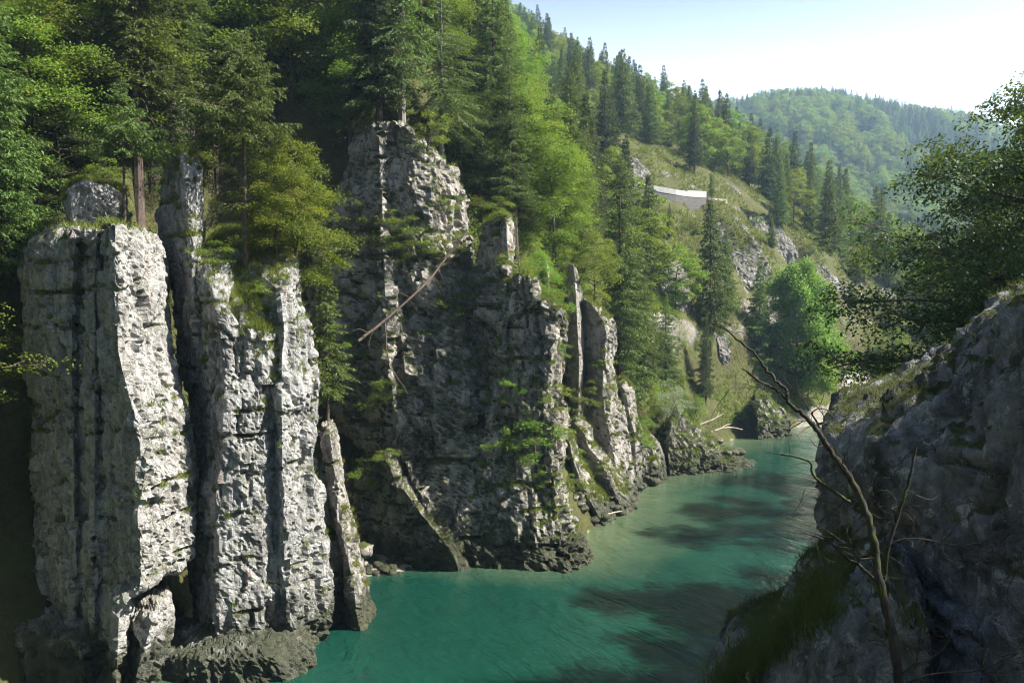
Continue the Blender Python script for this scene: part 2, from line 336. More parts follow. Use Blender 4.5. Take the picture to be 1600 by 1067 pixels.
def terrain(x, y):
    x = np.asarray(x, float); y = np.asarray(y, float); p2 = np.stack([x, y, 0 * x], 1)
    nz = fbm(p2 * .045, 5, 3) * 2.6 + fbm(p2 * .33, 4, 9) * .55
    gul = np.abs(fbm(p2 * np.array([.05, .022, 1]) + 3.1, 4, 21)) * 5.0
    far = np.clip((y - 95) / 40, 0, 1)
    calm = 1 - np.exp(-((x - 28) / 14) ** 2 - ((y - 151) / 7) ** 2); nz = nz * calm; gul = gul * calm + 1.3 * (1 - calm)
    sl = sdist(x, y, LB, 1); sr = sdist(x, y, RB, -1)
    zl = np.minimum(tps(x, y) + nz * np.clip(sl / 8, .1, 1) - far * (gul - 1.3), -3.2 + np.maximum(0, sl + 2.0) * 2.0 + np.maximum(0, sl - 4) * 8)
    zl = zl - np.where(y > 120, carve(x, y), 0)
    low = np.clip((x - 45) / 25, 0, 1) * np.clip((y - 100) / 25, 0, 1)          # gravel bar at the far bend
    zl = np.minimum(zl, np.where(low > .5, -1.6 + np.maximum(0, sl + 1.5) * .42 + np.maximum(0, sl - 7) * 4, 1e3))
    cap = np.clip(15.4 - np.maximum(0, np.hypot(x * .6, y) - 3) * .95, 6.5, 15.4) + np.maximum(0, x - 22) * .25 + np.clip(-y - 7, 0, 110) * .85  # last term: unseen hill raised behind the camera to block sky light
    bch = .45 - .22 * np.maximum(0, np.hypot((x + 11.5) * .8, y - 57.2) - 2.2) + fbm(p2 * .8, 3, 31) * .25
    zr = np.minimum(-3.2 + np.maximum(0, sr + 1.2) * 2.3, cap + nz * .4)
    return np.maximum(np.maximum(np.where(sl > -3, zl, -3.2), np.where(sr > -3, zr, -3.2)), np.where(np.hypot(x + 11.5, y - 57.2) < 12, bch, -3.2))
# the hillside is a sheet that grows coarser with distance
ys = np.concatenate([np.arange(-150, -30, 5.0), np.arange(-30, 40, 2.0), np.arange(40, 160, .9), np.arange(160, 260, 2.2), np.arange(260, 440, 5.0)])
xs = np.concatenate([np.arange(-160, -45, 5.0), np.arange(-45, 75, .9), np.arange(75, 130, 2.0), np.arange(130, 300, 7.0)])
GX, GY = np.meshgrid(xs, ys); gz = terrain(GX.ravel(), GY.ravel())
TV = np.stack([GX.ravel(), GY.ravel(), gz], 1)
nx, ny = len(xs), len(ys); ii = (np.arange(ny - 1)[:, None] * nx + np.arange(nx - 1)[None]).ravel()
TF = np.stack([ii, ii + 1, ii + nx + 1, ii + nx], 1)
cen = TV[TF].mean(1); cpx, cpy = to_px(cen)
sl_c = sdist(cen[:, 0], cen[:, 1], LB, 1)
def inpoly(px, py, poly):
    r = np.zeros(len(px), bool); n = len(poly)
    for i in range(n):
        (x1, y1), (x2, y2) = poly[i], poly[(i + 1) % n]
        c = ((y1 > py) != (y2 > py)) & (px < (x2 - x1) * (py - y1) / (y2 - y1 + 1e-9) + x1); r ^= c
    return r
SCREE_C = P(1345, 605, 142)
sl_v = sdist(TV[:, 0], TV[:, 1], LB, 1)
grav = np.clip((8 - sl_v) / 4, 0, 1) * np.clip((TV[:, 1] - 114) / 6, 0, 1) * np.clip((TV[:, 0] - 40) / 6, 0, 1) * np.clip((3.2 - TV[:, 2]) / 1.5, 0, 1)
grav = np.maximum(grav, (TV[:, 2] < -.3) * 1.0); grav = np.maximum(grav, np.clip(1.6 - np.hypot(TV[:, 0] + 11.5, TV[:, 1] - 57) / 5, 0, 1))
scr = np.clip(1.5 - np.hypot((TV[:, 0] - SCREE_C[0]) / 5.0, (TV[:, 1] - 144) / 7.0), 0, 1) * np.clip((8 - TV[:, 2]) / 2.5, 0, 1)
hme = make_mesh('hillside', TV, TF, [M_GROUND], None, True)
for an_, vv in (('gravel', grav), ('scree', scr)):
    at_ = hme.attributes.new(an_, 'FLOAT', 'POINT'); at_.data.foreach_set('value', vv.astype(np.float32))
struct(link('hillside', hme))
gs = 1150
struct(link('valley_ground', make_mesh('valley_ground', [(-gs,-gs,-4),(gs,-gs,-4),(gs,gs,-4),(-gs,gs,-4)], np.array([[0,1,2,3]]), [M_GROUND])))

# far wooded hill across the bend
fx = np.arange(760, 2150, 14.0); ft = np.linspace(0, 1.35, 70); FXg, FTg = np.meshgrid(fx, ft)
ridge_py = np.interp(fx, [760, 1000, 1060, 1150, 1240, 1300, 1360, 1450, 1530, 1620, 1800, 2150], [185, 200, 204, 206, 192, 196, 208, 224, 240, 262, 285, 250])
fd = 400 + 500 * FTg
Zr = CAM_H + (490 - ridge_py) / F_PX * 900
tt = np.clip(FTg, 0, 1); prof = 1 - (1 - tt) ** 1.5
fz = -5 + (Zr + 5)[None] * prof - np.maximum(0, FTg - 1) ** 1.2 * 160
fX = (FXg - 800) / F_PX * fd
fp = np.stack([fX.ravel(), fd.ravel(), 0 * fX.ravel()], 1)
fz = fz + (fbm(fp * .006, 4, 44).reshape(fz.shape) * 16 + np.abs(fbm(fp * np.array([.012, .003, 1]), 3, 45)).reshape(fz.shape) * -22 + 7) * np.clip(FTg * 2, 0, 1) * np.clip((1.15 - FTg) * 2, .25, 1)
FV = np.stack([fX.ravel(), fd.ravel(), fz.ravel()], 1)
nfx = len(fx); ii = (np.arange(len(ft) - 1)[:, None] * nfx + np.arange(nfx - 1)[None]).ravel()
struct(link('far_hill', make_mesh('far_hill', FV, np.stack([ii, ii + 1, ii + nfx + 1, ii + nfx], 1), [M_FARHILL], None, True)))

# river
def water_mat():
    t = NT('river_water'); pos = t.n('ShaderNodeNewGeometry').outputs['Position']
    at = t.n('ShaderNodeAttribute', attribute_name='depth')
    dp = t.math('ADD', at.outputs['Fac'], t.math('MULTIPLY', t.math('SUBTRACT', t.noise(pos, .22, 4, .6), .5), .5))
    deep = t.mix(t.noise(pos, .07, 3, .5), (.004, .031, .021), (.007, .052, .035))
    c = t.mix(t.ramp(dp, [(.05, 0.0), (.75, 1.0)]), (.085, .115, .060), deep)
    f = t.mapped(pos, (1, 1, 1), (0, 0, -.55))
    w1 = t.noise(t.mapped(f, (.55, .20, 1)), 1.0, 4, .6, .8); w2 = t.noise(t.mapped(f, (2.2, .8, 1)), 1.0, 5, .65, .5); w3 = t.noise(t.mapped(f, (6, 2.2, 1)), 1.0, 4, .65)
    calm = t.ramp(t.noise(t.mapped(f, (.10, .035, 1)), 1.0, 4, .6, .6), [(.38, .25), (.62, 1.0)])
    h = t.math('ADD', t.math('MULTIPLY', w1, .9), t.math('ADD', t.math('MULTIPLY', t.math('MULTIPLY', w2, calm), .65), t.math('MULTIPLY', t.math('MULTIPLY', w3, calm), .30)))
    b = t.bsdf(c, .06, t.bump(h, .9, .5), .38); b.inputs['IOR'].default_value = 1.33
    return t.done(b.outputs[0])
wx = np.arange(-45, 200, 1.2); wy = np.arange(-35, 190, 1.2); WX, WY = np.meshgrid(wx, wy)
WV = np.stack([WX.ravel(), WY.ravel(), 0 * WX.ravel()], 1)
sl_w = -sdist(WX.ravel(), WY.ravel(), LB, 1); sr_w = -sdist(WX.ravel(), WY.ravel(), RB, -1)
WV[:, 2] = fbm(WV * np.array([.5, .25, 1]), 3, 71) * .05
keep = (sl_w > -6) & (sr_w > -6)
nwx = len(wx); ii = (np.arange(len(wy) - 1)[:, None] * nwx + np.arange(nwx - 1)[None]).ravel()
WF = np.stack([ii, ii + 1, ii + nwx + 1, ii + nwx], 1); WF = WF[keep[WF].all(1)]
used = np.unique(WF); remap = np.zeros(len(WV), int); remap[used] = np.arange(len(used))
wme = make_mesh('river', WV[used], remap[WF], [water_mat()], None, True)
att = wme.attributes.new('depth', 'FLOAT', 'POINT')
att.data.foreach_set('value', np.clip(np.minimum((sl_w[used] - .5) / 11.0, 1), 0, 1).astype(np.float32))
struct(link('river', wme))

# ------------------------------------------------------------------ rocks
ROCK_TRIS = []          # (V,F) in world space, for pixel look-ups and for scattering grass
def loft(C, res, nseg_u=None, round_u=1, round_v=1):
    """C[R,K,3] corner rings from top to bottom -> dense grid"""
    C = np.asarray(C, float); R, K, _ = C.shape
    cnt = [max(2, int(round(np.median(np.linalg.norm(C[:, (k + 1) % K] - C[:, k], axis=1)) / res))) for k in range(K)]
    rings = np.concatenate([C[:, k, None] + (np.arange(n) / n)[None, :, None] * (C[:, (k + 1) % K] - C[:, k])[:, None] for k, n in enumerate(cnt)], 1)
    h = np.median(np.linalg.norm(np.diff(rings, axis=0), axis=2), axis=1); s = np.r_[0, np.cumsum(h)]
    nv = max(6, int(s[-1] / res)); sv = np.linspace(0, s[-1], nv)
    G = np.empty((nv, rings.shape[1], 3)); idx = np.clip(np.searchsorted(s, sv, side='right') - 1, 0, R - 2); f = ((sv - s[idx]) / (s[idx + 1] - s[idx]))[:, None, None]
    G = rings[idx] * (1 - f) + rings[idx + 1] * f
    # cap on top
    c = G[0].mean(0); rad = np.linalg.norm(G[0] - c, axis=1).mean(); nc = max(3, int(rad / res))
    cap = [c + (G[0] - c) * (i / nc) + np.array([0, 0, .12 * rad * (1 - (i / nc) ** 2)]) for i in range(nc)]
    cap[0] = cap[0] * 0 + c + np.array([0, 0, .12 * rad])
    cap[0] = cap[0] + (G[0] - c) * .01
    G = np.concatenate([np.array(cap), G], 0)
    for _ in range(round_u): G = .5 * G + .25 * (np.roll(G, 1, 1) + np.roll(G, -1, 1))
    for _ in range(round_v): G[1:-1] = .5 * G[1:-1] + .25 * (G[2:] + G[:-2])
    return G
def displace(G, seed, amp=1.0, size=1.0, strat=None):
    """strat: plan direction across the beds, so cracks run with the slabs"""
    nv, nu, _ = G.shape
    du = np.roll(G, -1, 1) - np.roll(G, 1, 1); dv = np.gradient(G, axis=0); N = unit(np.cross(du, dv)).reshape(-1, 3)
    p = G.reshape(-1, 3); c = G.mean(1, keepdims=True)
    if ((G - c).reshape(-1, 3) * N).sum(1).mean() < 0: N = -N
    q = p / size; o = seed * 13.7
    d = .24 * fbm(q * .28 + o, 4, seed)
    wp = q + .22 * np.stack([fbm(q * .9 + o + k * 9, 3, seed + k) for k in range(3)], 1)
    f1, f2, cid, fc = worley(wp * np.array([.55, .55, .26]) + o, seed); d += .20 * (cid - .5) + .26 * fc - .16 * np.exp(-((f2 - f1) / .035) ** 2)
    f1, f2, cid, fc = worley(wp * np.array([1.5, 1.5, .8]) + o, seed + 5); d += .08 * (cid - .5) + .17 * fc - .07 * np.exp(-((f2 - f1) / .05) ** 2)
    f1, f2, cid, fc = worley(wp * np.array([3.9, 3.9, 2.6]) + o, seed + 9); d += .03 * (cid - .5) + .07 * fc - .03 * np.exp(-((f2 - f1) / .08) ** 2)
    f1, f2, cid, fc = worley(wp * np.array([.85, .85, .07]) + o, seed + 21); d -= .26 * np.exp(-((f2 - f1) / .035) ** 2) * np.clip(fbm(q * .35 + o, 2, seed + 30) * 3 + .6, 0, 1); d += .12 * (cid - .5)
    d -= .16 * np.clip(fbm(q * np.array([.9, .9, 1.5]) + o * 3, 4, seed + 12) - .34, 0, 1) * 4
    # horizontal breaks, each only over part of the face
    zz = q[:, 2] + .35 * fbm(q * .45 + o, 3, seed + 8); fr = zz / 1.7; k = np.floor(fr); off = _h(k.astype(int), k.astype(int) * 0, k.astype(int) * 0, seed)
    g = np.abs(fr - k - .25 - .5 * off); d -= .38 * np.exp(-(g / .035) ** 2) * np.clip(fbm(q * .5 + o * 2, 2, seed + 4) * 3 + .15, 0, 1)
    rid = 1 - np.abs(fbm(q * np.array([1.9, 1.9, .35]) + o, 4, seed + 3)) * 2; d += .05 * rid
    d += .025 * fbm(q * 3.1 + o, 4, seed + 6)
    st_ = .17; k_ = d / st_ + .35 * fbm(q * 1.3 + o, 2, seed + 40); fl_ = np.floor(k_); fr_ = k_ - fl_; d = .68 * d + .32 * (fl_ + np.clip((fr_ - .36) / .28, 0, 1)) * st_
    return (p + N * (d * amp * size)[:, None]).reshape(nv, nu, 3)
def grid_faces(nv, nu):
    i = np.arange(nv - 1)[:, None] * nu; j = np.arange(nu)[None]; k = (j + 1) % nu
    return np.stack([i + j, i + nu + j, i + nu + k, i + k], -1).reshape(-1, 4)
def slab(dep, rows, ref, drop=-3.0):
    """rows: (py, [px per corner], dd) with py read at corner `ref`"""
    C = []
    for r in rows:
        dd = r[2] if len(r) > 2 else 0.0; z = Zof(r[0], dep[ref] + dd)
        C.append([(Xof(px, d + dd, z), d + dd, z) for px, d in zip(r[1], dep)])
    C = np.array(C)
    if drop is not None and C[-1, 0, 2] > drop:
        last = C[-1].copy(); last[:, 2] = drop; C = np.concatenate([C, last[None]])
    return C
def rock_piece(C, seed, mat, res=.16, amp=1.0, size=1.0, ru=1):
    G = displace(loft(C, res, round_u=ru), seed, amp, size); nv, nu, _ = G.shape
    V = G.reshape(-1, 3); F = grid_faces(nv, nu); ROCK_TRIS.append((V, F)); return V, F
def rock_thing(name, label, cat, pieces, mat, group=None):
    """pieces: list of (part name, V, F); a single piece is one mesh"""
    allv = np.concatenate([p[1] for p in pieces]); base = np.array([np.median(allv[:, 0]), np.median(allv[:, 1]), allv[:, 2].min()])
    if len(pieces) == 1:
        _, V, F = pieces[0]; o = link(name, make_mesh(name, V - base, F, [mat], None, False), None, base)
    else:
        o = link(name, None, None, base)
        for pn, V, F in pieces: link(pn, make_mesh(pn, V - base, F, [M_ROCK_LEDGE if pn == 'ledge' else mat], None, mat is M_ROCK_NEAR), o)
    return tag(o, label, cat, group, 'thing')

# --- tall pillar with the sunlit end face
d1 = [45, 40.6, 38.9, 39.6, 38.2, 38.9, 36.4, 39.6, 45]
R1 = [(352, [60,70,120,126,150,156,180,232,225]), (366, [38,45,118,124,150,156,180,248,240]), (385, [32,40,116,122,150,155,180,257,250]), (448, [34,42,112,118,148,153,181,261,252]), (468, [34,42,112,118,148,153,181,252,246]), (480, [34,42,112,118,148,153,182,257,252]), (502, [36,44,112,120,148,153,183,261,252]),
      (551, [36,46,112,120,148,153,186,264,255]), (592, [40,50,112,121,148,154,196,274,265]), (617, [42,52,113,122,148,154,202,280,270]), (652, [44,54,113,122,148,154,211,286,276]), (714, [46,57,114,123,148,154,222,302,290]), (775, [48,60,115,124,148,154,222,305,295]), (792, [48,60,115,124,148,154,216,297,290]), (808, [48,60,115,124,148,154,216,303,295]),
      (863, [50,62,116,124,148,154,220,303,295]), (906, [50,64,116,124,148,154,220,299,292]), (924, [50,64,116,124,148,154,219,284,285]), (934, [50,64,116,124,148,154,196,232,270]), (960, [50,64,116,124,148,153,186,225,262]), (1100, [45,60,114,122,148,153,180,215,250])]
p1 = rock_piece(slab(d1, R1, 6), 1, M_ROCK, .13)
dk = [42.6, 40.2, 41.2, 43.0, 45]
p1b = rock_piece(slab(dk, [(286, [118,126,150,190,140]), (297, [109,112,152,197,120]), (320, [107,110,154,203,116]), (345, [106,110,156,206,114]), (400, [104,108,160,210,112])], 1, None), 2, M_ROCK, .11, .7)
p1d = rock_piece(slab([46, 40.0, 38.0, 37.2, 40, 46], [(1000, [-60,-50,40,120,200,190]), (1030, [-80,-70,30,130,215,205]), (1110, [-90,-80,20,140,225,215])], 3), 4, M_ROCK, .18, 1.0)
p1c = rock_piece(slab([41.5, 37.6, 36.6, 38.4, 41.5], [(948, [212,222,240,267,255]), (985, [200,206,230,270,258]), (1030, [192,198,215,262,255]), (1100, [185,192,205,256,250])], 1), 3, M_ROCK, .13)
rock_thing('rock_pillar', 'tall limestone pillar with a pale sunlit end face and a square boulder on top', 'rock', [('slab', *p1), ('boulder', *p1b), ('undercut_block', *p1c), ('rock_foot', *p1d)], M_ROCK)

# --- second pillar: spire, grassy shoulder, front slabs
d2 = [47, 43.4, 39.2, 40.0, 40.9, 40.1, 42.8, 47]
R2 = [(448, [285,290,331,360,400,440,463,450]), (470, [284,289,334,380,412,442,465,455]), (506, [284,289,342,392,418,444,474,460]), (530, [285,290,347,402,424,444,484,470]), (551, [286,291,349,410,427,441,487,475]), (609, [290,295,351,412,427,440,499,485]), (622, [292,297,352,413,427,441,501,488]), (700, [295,300,351,414,429,441,496,485]), (727, [297,302,348,415,430,441,495,485]), (745, [297,302,340,414,430,441,496,487]),
      (784, [298,303,338,414,431,442,499,490]), (845, [299,304,338,414,433,443,506,496]), (906, [300,305,338,416,436,445,512,500]), (972, [302,306,338,418,440,448,519,505]), (1020, [305,308,340,420,442,450,518,505]), (1062, [308,312,345,422,446,455,505,500])]
C2 = slab(d2, R2, 2)
C2[0, :, 2] += np.array([2.4, 2.0, 0, -1.6, -1.9, -.2, 1.2, 2.6]); C2[1, :, 2] += np.array([1.6, 1.2, 0, -1.5, -1.8, -.3, .8, 1.8]); C2[2, :, 2] += np.array([.8, .6, 0, -.7, -.8, 0, .3, .8])
p2 = rock_piece(C2, 11, M_ROCK_DARK, .13)
ds = [45.5, 43.5, 41.0, 41.6, 43.6, 46]
p2b = rock_piece(slab(ds, [(236, [262,264,285,302,308,280]), (250, [256,259,287,308,314,275]), (275, [252,256,288,310,315,270]), (316, [246,250,290,312,317,268]), (357, [250,256,292,314,319,270]), (405, [262,268,298,312,316,280]), (470, [272,278,305,325,320,290]), (600, [280,285,310,330,325,295])], 2, None), 12, M_ROCK, .12, .8)
p2c = rock_piece(slab([44, 41.8, 41.5, 43, 47, 47], [(366, [330,345,400,446,440,335], 3.0), (395, [318,332,405,450,446,330], 1.9), (430, [315,325,412,458,450,325], .4), (470, [315,325,415,464,455,325], -.8), (520, [315,325,415,466,455,325], -1.8), (600, [315,325,415,470,460,325], -1.6)], 1, None), 13, M_ROCK_DARK, .15, .9)
p2d = rock_piece(slab([43, 38.6, 37.6, 37.9, 39.8, 44], [(1030, [262,258,330,420,470,455]), (1046, [240,236,330,440,486,470]), (1075, [225,220,330,450,492,480]), (1110, [215,210,330,455,496,485])], 2), 14, M_ROCK_DARK, .15, 1.0)
rock_thing('rock_pillar', 'broad dark streaked limestone pillar with a grassy shoulder and a narrow spire', 'rock', [('slab', *p2), ('spire', *p2b), ('shoulder', *p2c), ('rock_foot', *p2d)], M_ROCK_DARK)

# --- thin pale rib at the water
p3 = rock_piece(slab([48, 44.9, 44.2, 46.0, 48.5], [(672, [505,504,515,528,520]), (696, [500,502,518,533,525]), (731, [504,508,522,539,530]), (788, [510,517,530,544,535]), (819, [514,521,534,550,540]), (871, [522,531,545,563,552]), (906, [528,540,552,572,560]), (950, [532,544,556,574,565]), (985, [534,545,566,593,580]), (1010, [530,542,572,598,585])], 1), 21, M_ROCK_RIB, .12, .75)
p3b = rock_piece(slab([48, 45.6, 45.2, 46.5, 48.5], [(842, [500,505,516,526,515]), (870, [500,504,520,534,515]), (940, [505,510,528,544,525]), (1005, [510,515,536,552,535])], 1), 22, M_ROCK_RIB, .14, .8)
rock_thing('rock_rib', 'thin pale upright limestone rib standing at the water beside the streaked pillar', 'rock', [('slab', *p3), ('buttress', *p3b)], M_ROCK_RIB)

# --- mossy spur on the pebble beach
p4 = rock_piece(slab([60, 57, 54.2, 57.5, 62], [(722, [575,590,606,622,600]), (752, [560,585,622,640,625]), (790, [550,575,650,672,650]), (827, [545,565,680,702,690]), (865, [545,565,708,728,710]), (900, [550,575,722,736,720])], 2), 31, M_ROCK_MOSS, .18, 1.0)
rock_thing('rock_spur', 'low slanting mossy rock spur running down to the pebble beach', 'rock', [('slab', *p4)], M_ROCK_MOSS)

# --- big rock wall
dA = [69, 62.6, 60.2, 59.3, 60.1, 60.0, 62.6, 69]
RA = [(188, [566,568,590,600,606,622,636,625]), (205, [556,560,588,598,605,640,652,645], 0), (240, [548,553,586,597,604,655,690,690]), (262, [540,545,586,597,604,660,712,705]), (300, [522,530,586,597,604,662,727,720]), (345, [498,508,588,598,606,668,732,725]), (390, [485,494,590,600,610,680,735,728], -.3), (450, [472,480,592,602,612,700,748,740], -.8), (540, [468,485,596,606,618,715,760,750], -1.6),
      (640, [490,520,604,616,628,725,775,765], -2.6), (740, [560,580,630,642,655,740,790,780], -3.4), (800, [600,625,665,675,690,752,800,790], -3.9), (860, [640,670,700,708,720,765,805,795], -4.3), (905, [660,690,722,730,742,775,810,800], -4.5)]
pA = rock_piece(slab(dA, RA, 5), 41, M_ROCK_WALL, .18, 1.25, 1.6)
pB = rock_piece(slab([64, 59.6, 57.3, 59.2, 64], [(334, [770,768,784,793,785]), (347, [748,752,792,799,790]), (400, [742,748,793,801,792]), (422, [740,745,792,799,790]), (490, [735,740,788,793,788]), (600, [730,738,795,800,790]), (760, [735,745,800,806,800])], 2), 42, M_ROCK_WALL, .17, 1.35, 1.2)
RC = [(430, [800,803,815,826,830,822]), (448, [795,797,820,836,840,830]), (470, [788,792,826,838,846,838]), (486, [784,788,832,868,880,870]), (500, [780,785,836,872,887,876]), (535, [775,782,836,864,883,872]), (591, [765,775,832,860,879,868]), (650, [752,765,830,860,882,870]), (705, [742,756,830,862,882,870]), (796, [740,750,834,872,889,875], -.5), (847, [738,748,838,880,899,882], -.9), (872, [736,745,842,890,921,900], -1.2), (905, [734,742,845,896,926,905], -1.5)]
pC = rock_piece(slab([63, 56.5, 56.0, 55.7, 58.0, 63], RC, 3), 43, M_ROCK_WALL, .16, 1.4, 1.25)
rock_thing('rock_wall', 'huge grey rock face in stepped slabs falling to the green water', 'rock', [('upper_slab', *pA), ('middle_slab', *pB), ('lower_slab', *pC)], M_ROCK_WALL)

# --- ribs further up the river: rows of (py, left, ridge, right)
TERR = BVHTree.FromPolygons(TV.tolist(), TF.tolist())
def tdepth(px, py):
    o = Vector((0, 0, CAM_H)); h = TERR.ray_cast(o, (Vector(P(px, py, 10.0)) - o).normalized()); return h[0][1] if h[0] is not None else None
def scarp(name, label, rows, seed, proud=1.2, depth=9.0, lft=2.6, rgt=2.2, size=1.1, res=.3, amp=1.0):
    C = []
    for py, l, m, r in rows:
        q = [tdepth(a, py) for a in (l, m, r)]; dm = q[1] or 150; dl = min(max(q[0] or dm, dm - 4), dm + 6); dr = min(max(q[2] or dm, dm - 4), dm + 6)
        z = Zof(py, dm - proud); k = 1 - .5 * (py == rows[0][0])
        C.append([(Xof(px, d, z), d, z) for px, d in ((l + 2, dm + depth), (l, dl - .5 * k), (m, dm - proud * k), (r, dr - .3 * k), (r - 3, dm + depth))])
    C = np.array(C)
    ft_ = C[-1].copy(); ft_[:, 1] += 5.0; ft_[:, 2] -= 2.5; C = np.concatenate([C, ft_[None]])
    for _ in range(1): C[1:-1] = .5 * C[1:-1] + .25 * (C[2:] + C[:-2])
    return rock_thing(name, label, 'rock', [('slab', *rock_piece(C, seed, M_ROCK_FAR, res, amp, size, 2))], M_ROCK_FAR)
def rib(name, label, d, rows, mat, seed, res=.2, amp=.9, depth=6.0, lft=2.2, rgt=2.4, size=1.0, drop=-3.0, group=None, cat='rock'):
    dep = [d + depth, d + lft, d, d + rgt, d + depth]
    C = slab(dep, [(py, [l + (2 if i else 4), l, m, r, r - 6]) for i, (py, l, m, r) in enumerate(rows)], 2, drop)
    return rock_thing(name, label, cat, [('slab', *rock_piece(C, seed, mat, res, amp, size))], mat, group)
rib('rock_rib', 'jagged rib with a sloping crest, just upstream of the huge face', 66, [(692,884,888,896),(717,884,895,905),(764,884,912,927),(800,886,932,953),(822,886,945,962)], M_ROCK_RIB, 51)
rib('rock_rib', 'long rib descending to a low point at the water, grass on its crest', 69.5, [(664,886,900,915),(676,886,912,924),(701,888,920,929),(721,892,938,950),(748,896,950,965),(796,900,972,997),(814,905,978,999)], M_ROCK_RIB, 52)
rib('rock_tower', 'tall leaning rock tower with a grassy foot above the two low ribs', 73, [(466,906,912,920),(476,905,925,934),(497,905,942,955),(527,908,950,962),(560,912,945,959),(595,912,942,961),(640,908,945,972),(685,905,955,983),(725,910,962,988),(775,915,970,997)], M_ROCK_RIB, 53)
rib('rock_slab', 'narrow leaning slab behind the foot of the rock tower', 77, [(599,965,970,976),(612,966,978,990),(650,968,984,993),(677,972,992,1003),(740,980,994,1002),(775,985,996,1004)], M_ROCK_RIB, 54)
rib('blunt_rock', 'blunt rock knob at the waterline before the mossy promontory', 82, [(692,1002,1012,1022),(701,1001,1020,1032),(729,1000,1028,1040),(758,1000,1030,1043)], M_ROCK_MOSS, 55, .2, .9, 6, -.8)
rib('rock_needle', 'slim pale needle standing among leaves beside the yellowing beech', 72, [(412,888,895,899),(425,884,898,905),(460,880,900,910),(500,880,902,912),(560,882,905,914)], M_ROCK_RIB, 56, .18, .6, 3)
rib('rock_needle', 'thin sliver of pale rock peeping out between the bright beech leaves', 70, [(405,849,854,857),(420,848,855,860),(440,848,857,862),(475,848,858,863),(520,848,858,864)], M_ROCK_RIB, 57, .18, .5, 2.5)
scarp('rock_outcrop', 'grey hump of rock standing out of the slope under the road wall', [(377,1030,1040,1046),(386,1022,1045,1060),(415,1020,1054,1075),(442,1028,1060,1080),(472,1042,1066,1078),(500,1048,1068,1080)], 58, 2.2)
scarp('rock_outcrop', 'small upright rock tooth behind the bare forked branch', [(512,1118,1125,1130),(525,1118,1130,1138),(555,1124,1134,1144),(580,1126,1136,1146)], 59, 1.2)
scarp('rock_outcrop', 'thin rock fin rising beside the big bright beech', [(498,1172,1176,1180),(515,1172,1180,1186),(545,1176,1184,1192),(575,1178,1186,1194)], 60, 1.2)
rib('rock_promontory', 'dark mossy promontory of slanting beds reaching into the river', 89, [(656,1050,1058,1068),(670,1046,1068,1082),(690,1044,1086,1100),(708,1044,1108,1128),(728,1046,1138,1158),(738,1046,1155,1176),(748,1046,1160,1182)], M_ROCK_MOSS, 61, .2, 1.5, 8, -2.5)
rib('rock_point', 'dark low rock point past the driftwood', 114, [(622,1180,1188,1196),(642,1182,1204,1216),(662,1184,1220,1230),(683,1186,1226,1240)], M_ROCK_MOSS, 62, .25, 1.5, 8, -2.0)
# scarps on the eroded slope
scarp('rock_scarp', 'bare ridge of marl with a sunlit crest below the road bend', [(338,1120,1148,1160),(350,1112,1160,1170),(376,1120,1180,1188),(400,1140,1195,1202),(424,1150,1204,1210),(450,1160,1208,1215)], 63, 1.3)
scarp('rock_scarp', 'dark hollow scarp between the marl ridge and the roadside trees', [(336,1170,1200,1215),(352,1168,1218,1230),(375,1175,1234,1242),(395,1185,1240,1247),(415,1195,1244,1250)], 64, 1.3)
scarp('rock_scarp', 'striped beds of rock tilted down the grass slope', [(412,1270,1282,1290),(430,1272,1298,1306),(448,1285,1312,1320),(470,1310,1335,1342),(492,1330,1352,1358)], 65, 1.3)
scarp('rock_scarp', 'shadowed scarp above the foot of the slope by the dark crown', [(396,1340,1352,1366),(412,1335,1372,1388),(436,1340,1388,1398),(462,1352,1394,1402),(480,1360,1396,1404)], 66, 1.3)
scarp('rock_scarp', 'pale broken rocks above the upstream end of the road wall', [(248,972,985,998),(258,968,998,1012),(272,968,1012,1026),(288,970,1020,1032)], 67, 1.3)
scarp('rock_scarp', 'pale rock band in the cutting behind the end block of the wall', [(272,1034,1052,1064),(280,1030,1066,1080),(292,1030,1082,1098),(308,1034,1094,1106)], 68, 1.3)
scarp('rock_scarp', 'rough cutting where the road turns out of sight past the wall', [(284,1116,1130,1140),(292,1112,1146,1158),(304,1112,1156,1168),(320,1114,1160,1172)], 69, 1.3)

# --- near rock on our own bank
dN = [20, 15.0, 13.2, 10.6, 9.0, 9.6, 17]
RN = [(478, [1560,1560,1590,1650,1760,1850,1800]), (517, [1520,1528,1552,1640,1780,1900,1820]), (568, [1480,1490,1520,1620,1790,1950,1850]), (619, [1410,1420,1460,1600,1800,2000,1850]), (650, [1370,1376,1420,1590,1800,2000,1850]), (684, [1312,1318,1370,1580,1800,2000,1850]), (712, [1298,1300,1350,1570,1800,2000,1850]), (756, [1292,1294,1335,1560,1800,2000,1850]), (801, [1287,1288,1330,1550,1800,2000,1850]), (858, [1294,1296,1336,1540,1790,2000,1850]), (915, [1300,1304,1345,1530,1780,2000,1850]), (960, [1296,1300,1345,1520,1780,2000,1850]), (1067, [1280,1284,1320,1500,1770,2000,1850]), (1200, [1250,1250,1290,1480,1760,2000,1850])]
pN = rock_piece(slab(dN, RN, 2, 4.0), 81, M_ROCK_NEAR, .085, 1.2, .6, 5)
pN2 = rock_piece(slab([15, 12.6, 10.6, 9.6, 14], [(925, [1350,1345,1360,1420,1400]), (950, [1320,1312,1340,1440,1420]), (985, [1285,1280,1320,1450,1430]), (1040, [1250,1248,1300,1450,1430]), (1100, [1225,1225,1280,1450,1430]), (1300, [1160,1160,1250,1450,1430])], 2, 4.0), 82, M_ROCK_NEAR, .075, .8, .5, 4)
